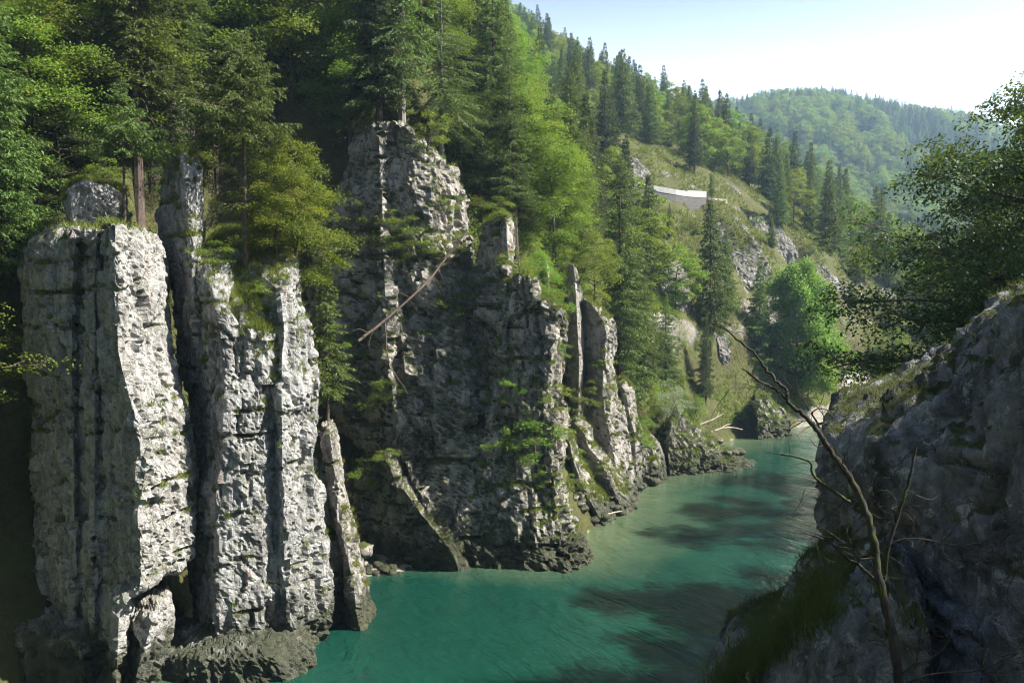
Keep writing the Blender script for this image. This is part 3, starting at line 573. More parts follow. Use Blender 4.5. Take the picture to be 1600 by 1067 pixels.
pN3 = rock_piece(slab([18, 15.5, 14.0, 13.6, 17], [(960, [1320,1306,1316,1340,1340]), (975, [1300,1285,1300,1340,1340]), (1010, [1260,1246,1270,1330,1330]), (1050, [1200,1186,1220,1310,1320]), (1085, [1150,1136,1180,1300,1310]), (1300, [1080,1060,1120,1280,1300])], 2, 3.0), 83, M_ROCK_NEAR, .09, .8, .6, 4)
rock_thing('near_boulder', 'great blue-grey shaded boulder with moss cushions beside the bare branch', 'rock', [('boulder', *pN), ('block', *pN2), ('ledge', *pN3)], M_ROCK_NEAR)

# look-up of the surface behind a pixel
bv, bf, off = [TV], [TF], len(TV)
for V, F in ROCK_TRIS: bv.append(V); bf.append(F + off); off += len(V)
BV = np.concatenate(bv); BF = np.concatenate(bf)
TREE = BVHTree.FromPolygons(BV.tolist(), BF.tolist())
def hit(px, py, default=60):
    o = Vector((0, 0, CAM_H)); d = Vector(P(px, py, 10.0)) - o; h = TREE.ray_cast(o, d.normalized())
    return (np.array(h[0]), np.array(h[1])) if h[0] is not None else (P(px, py, default), np.array([0, 0, 1.]))
def ground_at(x, y):
    h = TREE.ray_cast(Vector((x, y, 400)), Vector((0, 0, -1))); return np.array(h[0]) if h[0] is not None else np.array([x, y, 0.])

# ------------------------------------------------------------------ foliage generators
def rnd(n, a=0., b=1.): return rng.uniform(a, b, n)
def leaf_tris(pos, dirn, length, width, droop=0.0):
    """one long triangle per needle spray or grass blade"""
    n = len(pos); d = unit(dirn); side = unit(np.cross(d, rng.normal(size=(n, 3)))) * (width / 2)[:, None]
    tip = pos + d * length[:, None]; tip[:, 2] -= droop
    V = np.stack([pos - side, pos + side, tip], 1).reshape(-1, 3)
    return V, np.arange(3 * n).reshape(-1, 3)
def leaf_quads(pos, nrm, size, asp=.62):
    n = len(pos); a = unit(np.cross(nrm, rng.normal(size=(n, 3)))); b = np.cross(unit(nrm), a)
    L = a * (size / 2)[:, None]; Wd = b * (size * asp / 2)[:, None]
    V = np.stack([pos - L, pos + Wd, pos + L, pos - Wd], 1).reshape(-1, 3)
    return V, np.arange(4 * n).reshape(-1, 4)

def spruce_mesh(name, H, R, c0, mat, dens=1.0, droop=.35, el=.16, dead=0, bark=None, power=.75, lean=0.0, wild=.25, trunk_r=None, branch_wood=True):
    """returns (trunk mesh, crown mesh); el = size of a needle spray"""
    tr = trunk_r or .011 * H + .05; m = 14
    zz = np.linspace(-1.2, H, m); wob = np.cumsum(rng.normal(0, .012 * H / m, (m, 2)), 0); wob -= wob[1]
    tp = np.c_[wob[:, 0] + lean * zz, wob[:, 1], zz]; trad = tr * np.clip(1 - zz / H, .03, 1) ** .8; trad[0] *= 1.25; trad[1] *= 1.1
    tb = MB(); tb.add(*tube(tp, trad, 8))
    tx = lambda z: np.interp(z, zz, tp[:, 0]); ty = lambda z: np.interp(z, zz, tp[:, 1])
    nb = int(H * (1 - c0) * 17 * dens ** .5); u = np.sort(rnd(nb)) ; bz = H * (c0 + (1 - c0) * u * .985)
    L = R * np.clip(1 - u, .02, 1) ** power * rnd(nb, 1 - wild * 2, 1 + wild) * np.clip(.7 + u * 4, 0, 1); az = np.arange(nb) * 2.39996 + rnd(nb, -.5, .5)
    L = L * (1 + .25 * np.sin(az + rnd(1)[0] * 6)); L = np.maximum(L, .18)
    if dead:        # bare dead branches below the crown
        for _ in range(dead):
            z = rnd(1, .18 * H, c0 * H + .1 * H)[0]; a = rnd(1, 0, 6.28)[0]; l = rnd(1, .5, 1.0)[0] * R * .8; s = np.linspace(0, 1, 6)
            pts = np.c_[tx(z) + np.cos(a) * l * s, ty(z) + np.sin(a) * l * s, z + l * (.35 * s - .75 * s ** 2)]
            tb.add(*tube(pts, .018 * (1 - .85 * s) * (H / 12) + .004, 3))
            for _ in range(4):
                s0 = rnd(1, .3, .95)[0]; p0 = np.array([np.interp(s0, s, pts[:, k]) for k in range(3)]); a2 = a + rnd(1, -1.1, 1.1)[0]; l2 = l * .3
                tb.add(*tube([p0, p0 + [np.cos(a2) * l2 * .6, np.sin(a2) * l2 * .6, -.05], p0 + [np.cos(a2) * l2, np.sin(a2) * l2, -.22 * l2]], [.008, .006, .003], 3))
    out = np.stack([np.cos(az), np.sin(az), 0 * az], 1); lat = np.stack([-np.sin(az), np.cos(az), 0 * az], 1)
    base = np.stack([tx(bz), ty(bz), bz], 1); dr = droop * rnd(nb, .6, 1.4) * np.clip(1.25 - u, .1, 1.1); up = rnd(nb, .1, .35)
    def bpos(i, s): return base[i] + out[i] * (L[i] * s)[:, None] + np.array([0, 0, 1.]) * (L[i] * (.12 * s - dr[i] * s ** 1.3 + up[i] * s ** 3 * .6))[:, None]
    if branch_wood:
        for i in range(nb):
            if L[i] < R * .25: continue
            s = np.linspace(0, .92, 5); tb.add(*tube(bpos(np.full(5, i), s), (.012 * L[i] + .006) * (1 - .85 * s), 3))
    nt = np.maximum(3, (L / el * 2.1 * dens).astype(int)); bi = np.repeat(np.arange(nb), nt); s = rnd(len(bi)) ** .75 * .88 + .12
    side = np.where(rnd(len(bi)) < .5, -1., 1.); tl = (.42 * L[bi] * (1.08 - s) ** .8 + el * .6) * rnd(len(bi), .5, 1.15)
    p0 = bpos(bi, s); td = unit(out[bi] * rnd(len(bi), .45, 1.0)[:, None] + lat[bi] * (side * rnd(len(bi), .35, 1.1))[:, None] + np.array([0, 0, -1.]) * rnd(len(bi), .05, .55)[:, None])
    k = np.maximum(2, (tl / el * 1.9).astype(int)); ti = np.repeat(np.arange(len(bi)), k); f = rnd(len(ti))
    pp = p0[ti] + td[ti] * (tl[ti] * f)[:, None]; pp[:, 2] -= .28 * tl[ti] * f ** 2
    dd = td[ti] + rng.normal(0, .42, (len(ti), 3)); dd[:, 2] -= .22
    cb = MB(); cb.add(*leaf_tris(pp, dd, el * rnd(len(ti), .6, 1.3), el * .50 * rnd(len(ti), .7, 1.3), .02))
    return tb.mesh(name + '_trunk', [bark or M_BARK]), cb.mesh(name + '_crown', [mat])

def broad_mesh(name, H, R, c0, mat, limbs=20, per=14, leaves=40, ls=.13, flat=.35, bark=None, lean=0.0, stems=1, layer=.25, shape=.9, trunk_r=None):
    tb = MB(); cb = MB(); LP, LN = [], []
    for st in range(stems):
        sa = rnd(1, 0, 6.28)[0]; sx = 0 if stems == 1 else .25 * R
        m = 10; zz = np.linspace(-.8, H * .93, m); wob = np.cumsum(rng.normal(0, .018 * H, (m, 2)), 0) * np.clip(zz / H, 0, 1)[:, None]
        ll = lean if stems == 1 else rnd(1, .1, .45)[0]
        tp = np.c_[wob[:, 0] + np.cos(sa) * (sx * np.clip(zz / H, 0, 1) + (ll * np.clip(zz, 0, 99) if stems > 1 else 0)) + (lean * np.clip(zz, 0, 99) if stems == 1 else 0), wob[:, 1] + np.sin(sa) * (sx * np.clip(zz / H, 0, 1) + (ll * np.clip(zz, 0, 99) if stems > 1 else 0)), zz]
        tr = (trunk_r or .013 * H + .02) / (1 if stems == 1 else 1.6); tb.add(*tube(tp, tr * np.clip(1 - zz / H, .08, 1), 7))
        nl = max(3, limbs // stems)
        for i in range(nl):
            u = (i + rnd(1)[0]) / nl; z = H * (c0 + (.95 - c0) * u); a = i * 2.39996 + rnd(1, -.5, .5)[0]
            w = np.sin(np.pi * np.clip(.16 + .80 * u, 0, 1)) ** shape; l = R * w * rnd(1, .65, 1.15)[0] + .15; rise = rnd(1, .05, .55)[0] * (1 - .3 * u)
            o = np.array([np.cos(a), np.sin(a), 0]); b = np.array([np.interp(z, zz, tp[:, 0]), np.interp(z, zz, tp[:, 1]), z]); s = np.linspace(0, 1, 6)
            sag = rnd(1, .05, .3)[0]
            lp = b + o * (l * s)[:, None] + np.array([0, 0, 1.]) * (l * (rise * s - sag * s ** 2))[:, None] + rng.normal(0, .03 * l, (6, 3)) * s[:, None]
            tb.add(*tube(lp, (.28 * tr + .006 * l) * (1 - .9 * s) + .004, 4))
            npc = max(2, int(per * (l / R + .25)))
            for j in range(npc):
                s0 = rnd(1, .3, 1.0)[0]; p0 = np.array([np.interp(s0, s, lp[:, k]) for k in range(3)]); a2 = a + rnd(1, -1.3, 1.3)[0]; l2 = l * rnd(1, .1, .38)[0] * (1.15 - .5 * s0) + .1
                p1 = p0 + np.array([np.cos(a2) * l2, np.sin(a2) * l2, l2 * rnd(1, -.25, .45)[0]])
                tb.add(*tube([p0, (p0 + p1) / 2 + [0, 0, .05 * l2], p1], [.012 * l2 + .004, .008 * l2 + .003, .002], 3))
                n = rng.poisson(leaves); rad = layer * R * rnd(1, .6, 1.2)[0]; th = rnd(n, 0, 6.28); rr = np.sqrt(rnd(n)) * rad
                tilt = unit(np.array([np.cos(a2) * .35, np.sin(a2) * .35, 1.]) + rng.normal(0, .22, 3)); e1 = unit(np.cross(tilt, [.3, .8, .1])); e2 = np.cross(tilt, e1)
                q = (p0 + p1) / 2 + (p1 - p0) * .35 + e1 * (rr * np.cos(th))[:, None] + e2 * (rr * np.sin(th))[:, None] + tilt * rng.normal(0, flat * rad * .5, n)[:, None]; q[:, 2] -= .25 * rr ** 2 / (rad + .01)
                LP.append(q); LN.append(tilt + rng.normal(0, .42, (n, 3)))
    LP = np.concatenate(LP); LN = np.concatenate(LN); cb.add(*leaf_quads(LP, LN, ls * rnd(len(LP), .65, 1.35)))
    return tb.mesh(name + '_trunk', [bark or M_BARK]), cb.mesh(name + '_crown', [mat])

def place(name, meshes, loc, label, cat, height, base_h, rot=None, group=None, sx=1.0, tilt=0.0):
    s = height / base_h; o = link(name, None, None, loc); o.scale = (s * sx, s * sx, s); o.rotation_euler = (tilt, 0, rnd(1, 0, 6.28)[0] if rot is None else rot)
    link('trunk', meshes[0], o); link('crown', meshes[1], o)
    return tag(o, label, cat, group, 'thing')
def sprig(name, meshes, loc, label, cat, height, base_h, rot=None, group=None, sx=1.0):
    s = height / base_h; o = link(name, None, None, loc); o.scale = (s * sx, s * sx, s); o.rotation_euler = (0, 0, rnd(1, 0, 6.28)[0] if rot is None else rot)
    link('stem', meshes[0], o); link('foliage', meshes[1], o)
    return tag(o, label, cat, group, 'thing')

# near variants (built at the height given, scaled when placed)
SP_FULL = [spruce_mesh('spruce_full', 16, 3.0, .10, M_SPRUCE, 1.5, .38, .17) for _ in range(2)]
SP_TALL = [spruce_mesh('spruce_tall', 24, 3.4, .30, M_SPRUCE, 1.3, .42, .20, dead=22) for _ in range(2)]
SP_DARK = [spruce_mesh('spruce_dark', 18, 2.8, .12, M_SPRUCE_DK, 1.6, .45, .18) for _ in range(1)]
SP_THIN = spruce_mesh('spruce_thin', 8, 1.8, .50, M_SPRUCE, 1.7, .25, .13, dead=16, trunk_r=.085, wild=.3)
SP_LEDGE = spruce_mesh('spruce_ledge', 12, 2.8, .50, M_SPRUCE, 1.5, .28, .14, dead=8, trunk_r=.15, power=.55, wild=.35)
SP_SLIM = spruce_mesh('spruce_slim', 9, 1.3, .16, M_SPRUCE, 2.0, .55, .12, trunk_r=.09, power=.7, wild=.35)
SP_WEEP = spruce_mesh('spruce_weeping', 20, 3.2, .22, M_SPRUCE, 1.0, .75, .19, dead=14, bark=M_BARK_PALE, wild=.4)
BR_FULL = [broad_mesh('beech_full', 14, 4.6, .14, M_BEECH, 34, 14, 62, .17) for _ in range(2)]
BR_YEL = broad_mesh('beech_yellow', 7, 2.9, .12, M_BEECH_Y, 26, 12, 52, .12)
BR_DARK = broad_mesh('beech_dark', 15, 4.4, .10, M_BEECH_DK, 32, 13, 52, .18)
SHRUB = [broad_mesh('shrub', 2.4, 1.35, .06, M_BEECH, 18, 7, 26, .085, stems=3) for _ in range(2)]
SHRUB_Y = broad_mesh('shrub_yellow', 2.4, 1.35, .06, M_BEECH_Y, 18, 7, 26, .085, stems=3)
SHRUB_P = broad_mesh('shrub_pale', 3.4, 1.5, .06, M_PALE, 18, 8, 24, .085, stems=3, bark=M_BARK_PALE)
# middle-distance variants
SPM = [spruce_mesh('spruce_mid', 18, 3.0, .08, m, 1.5, .42, .33, branch_wood=False, wild=w) for m, w in ((M_SPRUCE, .22), (M_SPRUCE_DK, .25), (M_SPRUCE, .3))]
BRM = [broad_mesh('beech_mid', 14, 4.6, .12, m, 26, 11, 34, .32) for m in (M_BEECH, M_BEECH_Y, M_BEECH)]

# ------------------------------------------------------------------ trees, some unseen and added for shade, most set by eye from the photograph
def T(name, meshes, px, py, d, height, base_h, label, cat, **k):
    loc = P(px, py, d); g = ground_at(loc[0], loc[1])
    if abs(g[2] - loc[2]) < 2.5: loc[2] = g[2] - .05
    else:
        h_, _n = hit(px, py)
        print('moved', label[:40], 'd', d, 'z', round(loc[2], 1), 'ground', round(g[2], 1), 'hit', h_.round(1))
        if abs(h_[1] - d) < .3 * d and h_[1] > d * .9: loc = h_
        else: loc[2] = g[2]
    return place(name, meshes, loc, label, cat, height, base_h, **k)
T('spruce_tree', SP_THIN, 195, 334, 40.5, 7.6, 8, 'thin half-bare spruce with curved dead twigs growing on the pillar beside the boulder', 'tree', rot=.6)
T('spruce_tree', SP_TALL[0], 217, 330, 45.5, 25, 24, 'thick straight spruce trunk rising between the boulder and the narrow spire', 'tree', rot=1.1)
T('spruce_tree', SP_TALL[1], 270, 240, 47, 22, 24, 'tall spruce rising just behind the narrow spire', 'tree', rot=2.2)
T('spruce_tree', SP_LEDGE, 383, 378, 42.6, 12, 12, 'full feathery spruce with a bare dark stem on the grassy shoulder', 'tree', rot=.3)
T('spruce_tree', SP_TALL[0], 424, 220, 54, 24, 24, 'tall dark-stemmed spruce behind the feathery one on the shoulder', 'tree', rot=4.0)
T('spruce_tree', SP_DARK[0], 592, 185, 62.5, 19, 18, 'dense dark spruce crowning the huge rock face', 'tree', rot=.2)
T('spruce_tree', SP_WEEP, 628, 205, 64, 22, 20, 'grey-green weeping spruce with a pale flaking trunk on top of the rock face', 'tree', rot=.9)
T('spruce_tree', SP_WEEP, 690, 262, 67, 17, 20, 'sparse weeping spruce on the shoulder of the rock face with hanging grey twigs', 'tree', rot=3.2)
T('spruce_tree', SP_SLIM, 512, 668, 46.8, 9.4, 9, 'slim pointed spruce growing behind the thin pale rib', 'tree', rot=2.0, sx=1.15)
bp_ = max((ground_at(x_, y_) for x_ in (-12.6, -12.2, -11.8, -11.4) for y_ in (44.5, 45.2, 46.0)), key=lambda q: (q[2] > 16) * 10 + q[0]); print('beech base', bp_)
place('beech_tree', BR_FULL[0], bp_ - np.array([0, 0, .15]), 'bright green beech with layered sprays between the two rock masses', 'tree', 9.6, 14, rot=.4, sx=.85)
T('beech_tree', BR_YEL, 430, 384, 43.6, 5.0, 7, 'small yellow-green tree spreading over the edge of the grassy shoulder', 'tree', rot=2.6, sx=1.15)
T('beech_tree', BR_FULL[0], 60, 300, 51, 13, 14, 'green beech deep in the forest beyond the boulder-topped pillar', 'tree', rot=1.7)
T('spruce_tree', SP_FULL[0], -10, 470, 41.5, 17, 16, 'big drooping spruce on the forest edge left of the pillars', 'tree', rot=.8)
T('beech_tree', BR_FULL[1], 835, 500, 67.5, 8.5, 14, 'bright layered beech growing between the rock face and the pale needle', 'tree', rot=3.6, sx=.9)
T('beech_tree', BR_YEL, 928, 520, 77, 7.5, 7, 'yellowing beech beside the pale rock needle', 'tree', rot=.4, sx=.8)
T('beech_tree', BR_FULL[0], 782, 300, 92, 16, 14, 'lime-green beech lit against dark forest above the rock face', 'tree', rot=5.0, sx=.75)
T('beech_tree', SHRUB_P, 765, 330, 73, 7.0, 3.4, 'silvery pale-leaved small tree beside the shoulder of the rock face', 'tree', rot=5.0, sx=.6)
for px, py, d, h, mesh, bh, lab in [
    (892, 470, 86, 21, SP_FULL[0], 16, 'tall pointed spruce standing behind the rock needles'),
    (925, 420, 96, 18, SP_DARK[0], 18, 'dark spruce behind the tall pointed one near the needles'),
    (968, 590, 84, 22, SP_FULL[1], 16, 'tall spruce with a bare lower stem above the leaning slab'),
    (1003, 605, 87, 16, SP_FULL[0], 16, 'feathery spruce beside the leaning slab and knob'),
    (1040, 612, 92, 12.5, SP_FULL[1], 16, 'shorter spruce between the feathery one and the dark one'),
    (1103, 632, 97, 12.0, SP_DARK[0], 18, 'dark spruce above the mossy promontory'),
    (1046, 372, 133, 6, SP_DARK[0], 18, 'small spruce just under the stone retaining wall'),
    (1085, 272, 170, 15, SP_DARK[0], 18, 'dark spruce on the slope behind the end block of the wall'),
    (1112, 314, 155, 6, SP_SLIM, 9, 'little spruce growing at the end of the road wall')]:
    T('spruce_tree', mesh, px, py, d, h, bh, lab, 'tree', sx=.85)
M_BRIGHT = leaf_mat('bright_beech_leaves', (.115, .215, .018), (.21, .33, .034), .45, .1)
BIGB = broad_mesh('beech_big', 16, 5.2, .05, M_BRIGHT, 48, 16, 76, .29, layer=.22, flat=.9, shape=.6)
T('beech_tree', BIGB, 1243, 612, 124, 20, 16, 'big bright beech at the foot of the grass slope', 'tree', rot=.2, sx=.85)
T('beech_tree', BR_YEL, 1262, 640, 122, 9.5, 7, 'yellow-green tree in front of the big bright beech by the river', 'tree', rot=2.2, sx=1.05)
T('beech_tree', BR_FULL[0], 1392, 585, 152, 9, 14, 'green bushy tree beside the far gravel bend', 'tree', rot=2.9, sx=1.1)
for px, py, d, h, m_, bh, lab in [(455, 190, 62, 15, BR_FULL[1], 14, 'rounded beech high in the wood between the shoulder and the rock face'), (520, 160, 66, 16, BR_FULL[0], 14, 'tall beech whose sprays reach toward the dark spruce on the rock face'), (548, 250, 64, 11, BR_FULL[1], 14, 'low beech leaning from the cleft left of the rock face'), (480, 90, 74, 17, BR_FULL[0], 14, 'upper beech above the dark cleft'), (330, 180, 58, 15, BR_FULL[1], 14, 'beech behind the narrow spire and the feathery spruce'), (120, 240, 56, 14, BR_FULL[1], 14, 'beech deep behind the square boulder')]:
    T('beech_tree', m_, px, py, d, h, bh, lab, 'tree')
for px, py, h, m_, bh, lab in [(150, 318, 15, SP_TALL[1], 24, 'spruce among the dark stems behind the square boulder'), (245, 262, 16, SP_DARK[0], 18, 'dark spruce directly behind the narrow spire'), (236, 310, 7, BR_DARK, 15, 'young dark beech in the gap beside the narrow spire'), (300, 215, 15, SP_DARK[0], 18, 'dark spruce between the spire and the feathery spruce'), (338, 290, 9, BR_FULL[0], 14, 'low green beech behind the grassy shoulder'), (285, 300, 8, BR_DARK, 15, 'small dark beech at the back of the narrow spire'), (170, 250, 14, BR_FULL[0], 14, 'green beech uphill of the square boulder'), (95, 330, 8, BR_DARK, 15, 'low dark beech left of the square boulder'), (360, 230, 14, SP_FULL[0], 16, 'green spruce uphill of the grassy shoulder')]:
    q_, _n = hit(px, py)
    if 44 < q_[1] < 90: place('spruce_tree' if m_ in SP_TALL + SP_DARK + SP_FULL else 'beech_tree', m_, q_ - np.array([0, 0, .2]), lab, 'tree', h, bh)
# the dark tree on our own bank
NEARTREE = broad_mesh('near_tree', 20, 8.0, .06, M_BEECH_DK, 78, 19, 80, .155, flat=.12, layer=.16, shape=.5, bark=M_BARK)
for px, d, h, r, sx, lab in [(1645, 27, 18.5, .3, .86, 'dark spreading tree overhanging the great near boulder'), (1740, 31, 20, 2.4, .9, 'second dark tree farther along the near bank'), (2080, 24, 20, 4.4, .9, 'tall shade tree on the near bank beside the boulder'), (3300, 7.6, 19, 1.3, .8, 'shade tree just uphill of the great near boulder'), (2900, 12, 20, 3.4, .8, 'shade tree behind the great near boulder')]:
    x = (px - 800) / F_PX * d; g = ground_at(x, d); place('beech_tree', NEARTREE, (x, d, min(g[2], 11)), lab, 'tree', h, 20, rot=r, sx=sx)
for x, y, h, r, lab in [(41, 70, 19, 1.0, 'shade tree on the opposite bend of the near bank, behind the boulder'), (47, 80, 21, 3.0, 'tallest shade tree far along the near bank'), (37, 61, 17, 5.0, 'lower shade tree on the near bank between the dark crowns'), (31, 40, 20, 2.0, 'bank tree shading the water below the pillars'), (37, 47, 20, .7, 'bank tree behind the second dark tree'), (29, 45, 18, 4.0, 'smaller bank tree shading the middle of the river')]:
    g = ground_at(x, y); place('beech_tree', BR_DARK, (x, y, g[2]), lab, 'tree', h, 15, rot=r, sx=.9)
for x, y, h, m_, bh, lab in [(-29, 31, 19, BR_DARK, 15, 'dark beech on the forest edge downstream of the pillars'), (-33, 24, 20, SP_DARK[0], 18, 'dark spruce downstream of the pillars'), (-29.5, 17, 18, BR_DARK, 15, 'dark beech above the downstream pool'), (-34, 9, 21, SP_DARK[0], 18, 'dark spruce above the downstream pool'), (-30, 1, 18, BR_DARK, 15, 'dark beech on the downstream bank opposite the camera'), (-36, 34, 22, SP_DARK[0], 18, 'tall dark spruce uphill of the pillars'), (-29, 26, 15, BR_DARK, 15, 'low dark beech at the water downstream of the pillars')]:  # out-of-view trees added to keep sky light off the pillars
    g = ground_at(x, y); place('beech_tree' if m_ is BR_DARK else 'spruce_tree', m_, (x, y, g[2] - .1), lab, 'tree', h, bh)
NEARLEAF = broad_mesh('left_sapling', 15, 4.2, .45, M_BEECH, 26, 9, 34, .12, flat=.12, layer=.16)
g = ground_at(-25.4, 35.2); place('beech_tree', NEARLEAF, (-25.4, 35.2, g[2] - .1), 'leafy beech reaching in beside the shaded side of the boulder-topped pillar', 'tree', 15.5, 15, rot=1.0)

# ------------------------------------------------------------------ forest on the slope
WALL_POLY = [(985,300),(1125,300),(1140,420),(1100,480),(1030,440),(1000,400)]
GRASS_POLY = [(990,318),(1110,320),(1170,330),(1260,400),(1330,440),(1420,470),(1420,620),(1340,630),(1200,560),(1120,470),(1070,420)]
ROAD_POLY = [(940,190),(1010,205),(1100,270),(1175,290),(1190,325),(1110,340),(960,320)]
kept = []
def try_tree(x, y, sp):
    for a, b, r in kept:
        if (a - x) ** 2 + (b - y) ** 2 < max(r, sp) ** 2: return False
    kept.append((x, y, sp)); return True
near_sp = [(o.location.x, o.location.y, 1.6) for o in COL.objects if o.name.startswith(('spruce_tree', 'beech_tree'))]
kept.extend(near_sp)
cand = []
for y0 in np.concatenate([np.arange(44, 130, 2.3), np.arange(130, 430, 4.5)]):
    lo, hi = (-.75 * y0 - 6, min(.66 * y0, 200))
    st = 2.3 if y0 < 130 else 4.5
    for x0 in np.arange(lo, hi, st): cand.append((x0 + rnd(1, -st/2, st/2)[0], y0 + rnd(1, -st/2, st/2)[0]))
cand = np.array(cand); cz = terrain(cand[:, 0], cand[:, 1]); csl = sdist(cand[:, 0], cand[:, 1], LB, 1)
cx_, cy_ = to_px(np.c_[cand, cz]); ingrass = inpoly(cx_, cy_, GRASS_POLY) & (cand[:, 1] > 100); inroad = inpoly(cx_, cy_, ROAD_POLY) & (cand[:, 1] > 125) & (cand[:, 1] < 182)
ok = (csl > 3.0) & (cz > .8) & (cy_ > -520)
blocked = []
rock_xy = [(V[:, 0].min(), V[:, 0].max(), V[:, 1].min(), V[:, 1].max()) for V, F in ROCK_TRIS if V[:, 1].mean() < 112]
order = rng.permutation(len(cand)); forest = []
for i in order:
    if not ok[i]: continue
    x, y = cand[i]
    if ingrass[i] and rnd(1)[0] > .10: continue
    if inroad[i]: continue
    if y > 90 and inpoly(np.array([cx_[i]]), np.array([cy_[i]]), WALL_POLY)[0]: continue
    if y < 82 and any(a - .3 < x < b + .3 and c - .3 < y < e + .3 for a, b, c, e in rock_xy): continue
    sp = 2.9 if y < 80 else (4.0 if y < 130 else 5.6)
    if try_tree(x, y, sp): forest.append((x, y, cz[i], cx_[i], cy_[i], ingrass[i]))
forest.sort(key=lambda t: t[1])
nsp = nbr = 0; far_list = []
def wood_zone(x, y): return 'behind the pillars' if x < -.28 * y else 'behind the huge rock face' if x < 0 else 'above the river ribs'
def hill_zone(x, y, z): return 'between the ribs and the road wall' if y < 128 else 'beside the road wall' if y < 168 else 'high above the road'
zone = lambda x, y: vnoise(np.array([[x * .03, y * .03, 3.3]]), 5)[0]
for x, y, z, px, py, gr in forest:
    r = rnd(1)[0]; con = r < np.clip(.52 + .35 * zone(x, y) + (.12 if y < 75 else 0) + (.2 if x < -20 else 0), .15, .92)
    h = rnd(1, .72, 1.2)[0]
    if gr: h *= .4
    if y < 85:
        if con and nsp < 290:
            v = [SP_FULL[0], SP_FULL[1], SP_TALL[0], SP_TALL[1], SP_DARK[0]][rng.integers(5)]; bh = {id(SP_TALL[0]): 24, id(SP_TALL[1]): 24, id(SP_DARK[0]): 18}.get(id(v), 16)
            place('spruce_tree', v, (x, y, z - .1), ('short ' if h < .9 else 'tall ') + ('dark dense' if v is SP_DARK[0] else 'bare-stemmed' if v in SP_TALL else 'full green') + ' spruce in the wood ' + wood_zone(x, y), 'tree', 18 * h, bh, group='spruces in the wood behind the rocks', tilt=rng.normal(0, .03)); nsp += 1
        elif nbr < 290:
            v, bh = [(BR_FULL[0], 14), (BR_FULL[1], 14), (BR_DARK, 15)][rng.integers(3)]
            place('beech_tree', v, (x, y, z - .1), ('small ' if h < .9 else 'large ') + ('dark green' if v is BR_DARK else 'fresh green') + ' broadleaf tree in the wood ' + wood_zone(x, y), 'tree', 12.5 * h, bh, group='broadleaf trees in the wood behind the rocks', tilt=rng.normal(0, .06)); nbr += 1
    elif y < 240:
        vi = int(rng.integers(3))
        if px < 560 or px > 1500 or py < -60: 
            if px < 420 or py < -250: continue
        if con and nsp < 290:
            lab = ('small spruce scattered on the eroded grass slope', 'small spruces on the grass slope') if gr else (('short ' if h < .9 else 'tall ') + ('dark' if vi == 1 else 'green') + ' spruce on the mountainside ' + hill_zone(x, y, z), 'spruces on the mountainside')
            place('spruce_tree', SPM[vi], (x, y, z - .2), lab[0], 'tree', 16.5 * h, 18, group=lab[1]); nsp += 1
        elif nbr < 290:
            lab = ('small broadleaf tree scattered on the eroded grass slope', 'small broadleaf trees on the grass slope') if gr else (('small ' if h < .9 else 'large ') + ('yellowish' if vi == 1 else 'green') + ' broadleaf tree on the mountainside ' + hill_zone(x, y, z), 'broadleaf trees on the mountainside')
            place('beech_tree', BRM[vi], (x, y, z - .2), lab[0], 'tree', 12 * h, 14, group=lab[1]); nbr += 1
        else: far_list.append((x, y, z, (16.5 if con else 12) * h, con))
    else: far_list.append((x, y, z, (17 if con else 13) * h, con))
print('trees', nsp, nbr, len(far_list))

def far_trees(name, lst, template, base_h, label):
    """a mass of distant trees: a cloud of points, each carrying one crown"""
    A = np.array([q[:4] for q in lst]); me = bpy.data.meshes.new(name); me.vertices.add(len(A)); me.vertices.foreach_set('co', A[:, :3].astype(np.float32).ravel())
    for an, val in (('scl', A[:, 3] / base_h), ('rot', rnd(len(A), 0, 6.28))):
        at_ = me.attributes.new(an, 'FLOAT', 'POINT'); at_.data.foreach_set('value', val.astype(np.float32))
    o = link(name, me); ng = bpy.data.node_groups.new(name, 'GeometryNodeTree')
    ng.interface.new_socket('Geometry', in_out='INPUT', socket_type='NodeSocketGeometry'); ng.interface.new_socket('Geometry', in_out='OUTPUT', socket_type='NodeSocketGeometry')
    gi, go, ip, oi = (ng.nodes.new(k) for k in ('NodeGroupInput', 'NodeGroupOutput', 'GeometryNodeInstanceOnPoints', 'GeometryNodeObjectInfo'))
    oi.inputs['Object'].default_value = template; oi.transform_space = 'ORIGINAL'
    def attr(an):
        n_ = ng.nodes.new('GeometryNodeInputNamedAttribute'); n_.data_type = 'FLOAT'; n_.inputs['Name'].default_value = an; return n_.outputs[0]
    cx = ng.nodes.new('ShaderNodeCombineXYZ'); ng.links.new(attr('rot'), cx.inputs[2])
    ng.links.new(gi.outputs[0], ip.inputs['Points']); ng.links.new(oi.outputs['Geometry'], ip.inputs['Instance']); ng.links.new(cx.outputs[0], ip.inputs['Rotation']); ng.links.new(attr('scl'), ip.inputs['Scale']); ng.links.new(ip.outputs[0], go.inputs[0])
    md = o.modifiers.new('trees', 'NODES'); md.node_group = ng
    return tag(o, label, 'forest', None, 'stuff')
def crown_of(mesh): return next(o for o in COL.objects if o.data is mesh and o.parent)
def split_masses(lst, n1, n2, l1, l2):
    cs = [q for q in lst if q[4]]; bs = [q for q in lst if not q[4]]
    far_trees(n1, cs[::2], crown_of(SPM[0][1]), 18, l1[0]); far_trees(n1, cs[1::2], crown_of(SPM[1][1]), 18, l1[1])
    far_trees(n2, bs[::2], crown_of(BRM[0][1]), 14, l2[0]); far_trees(n2, bs[1::2], crown_of(BRM[1][1]), 14, l2[1])
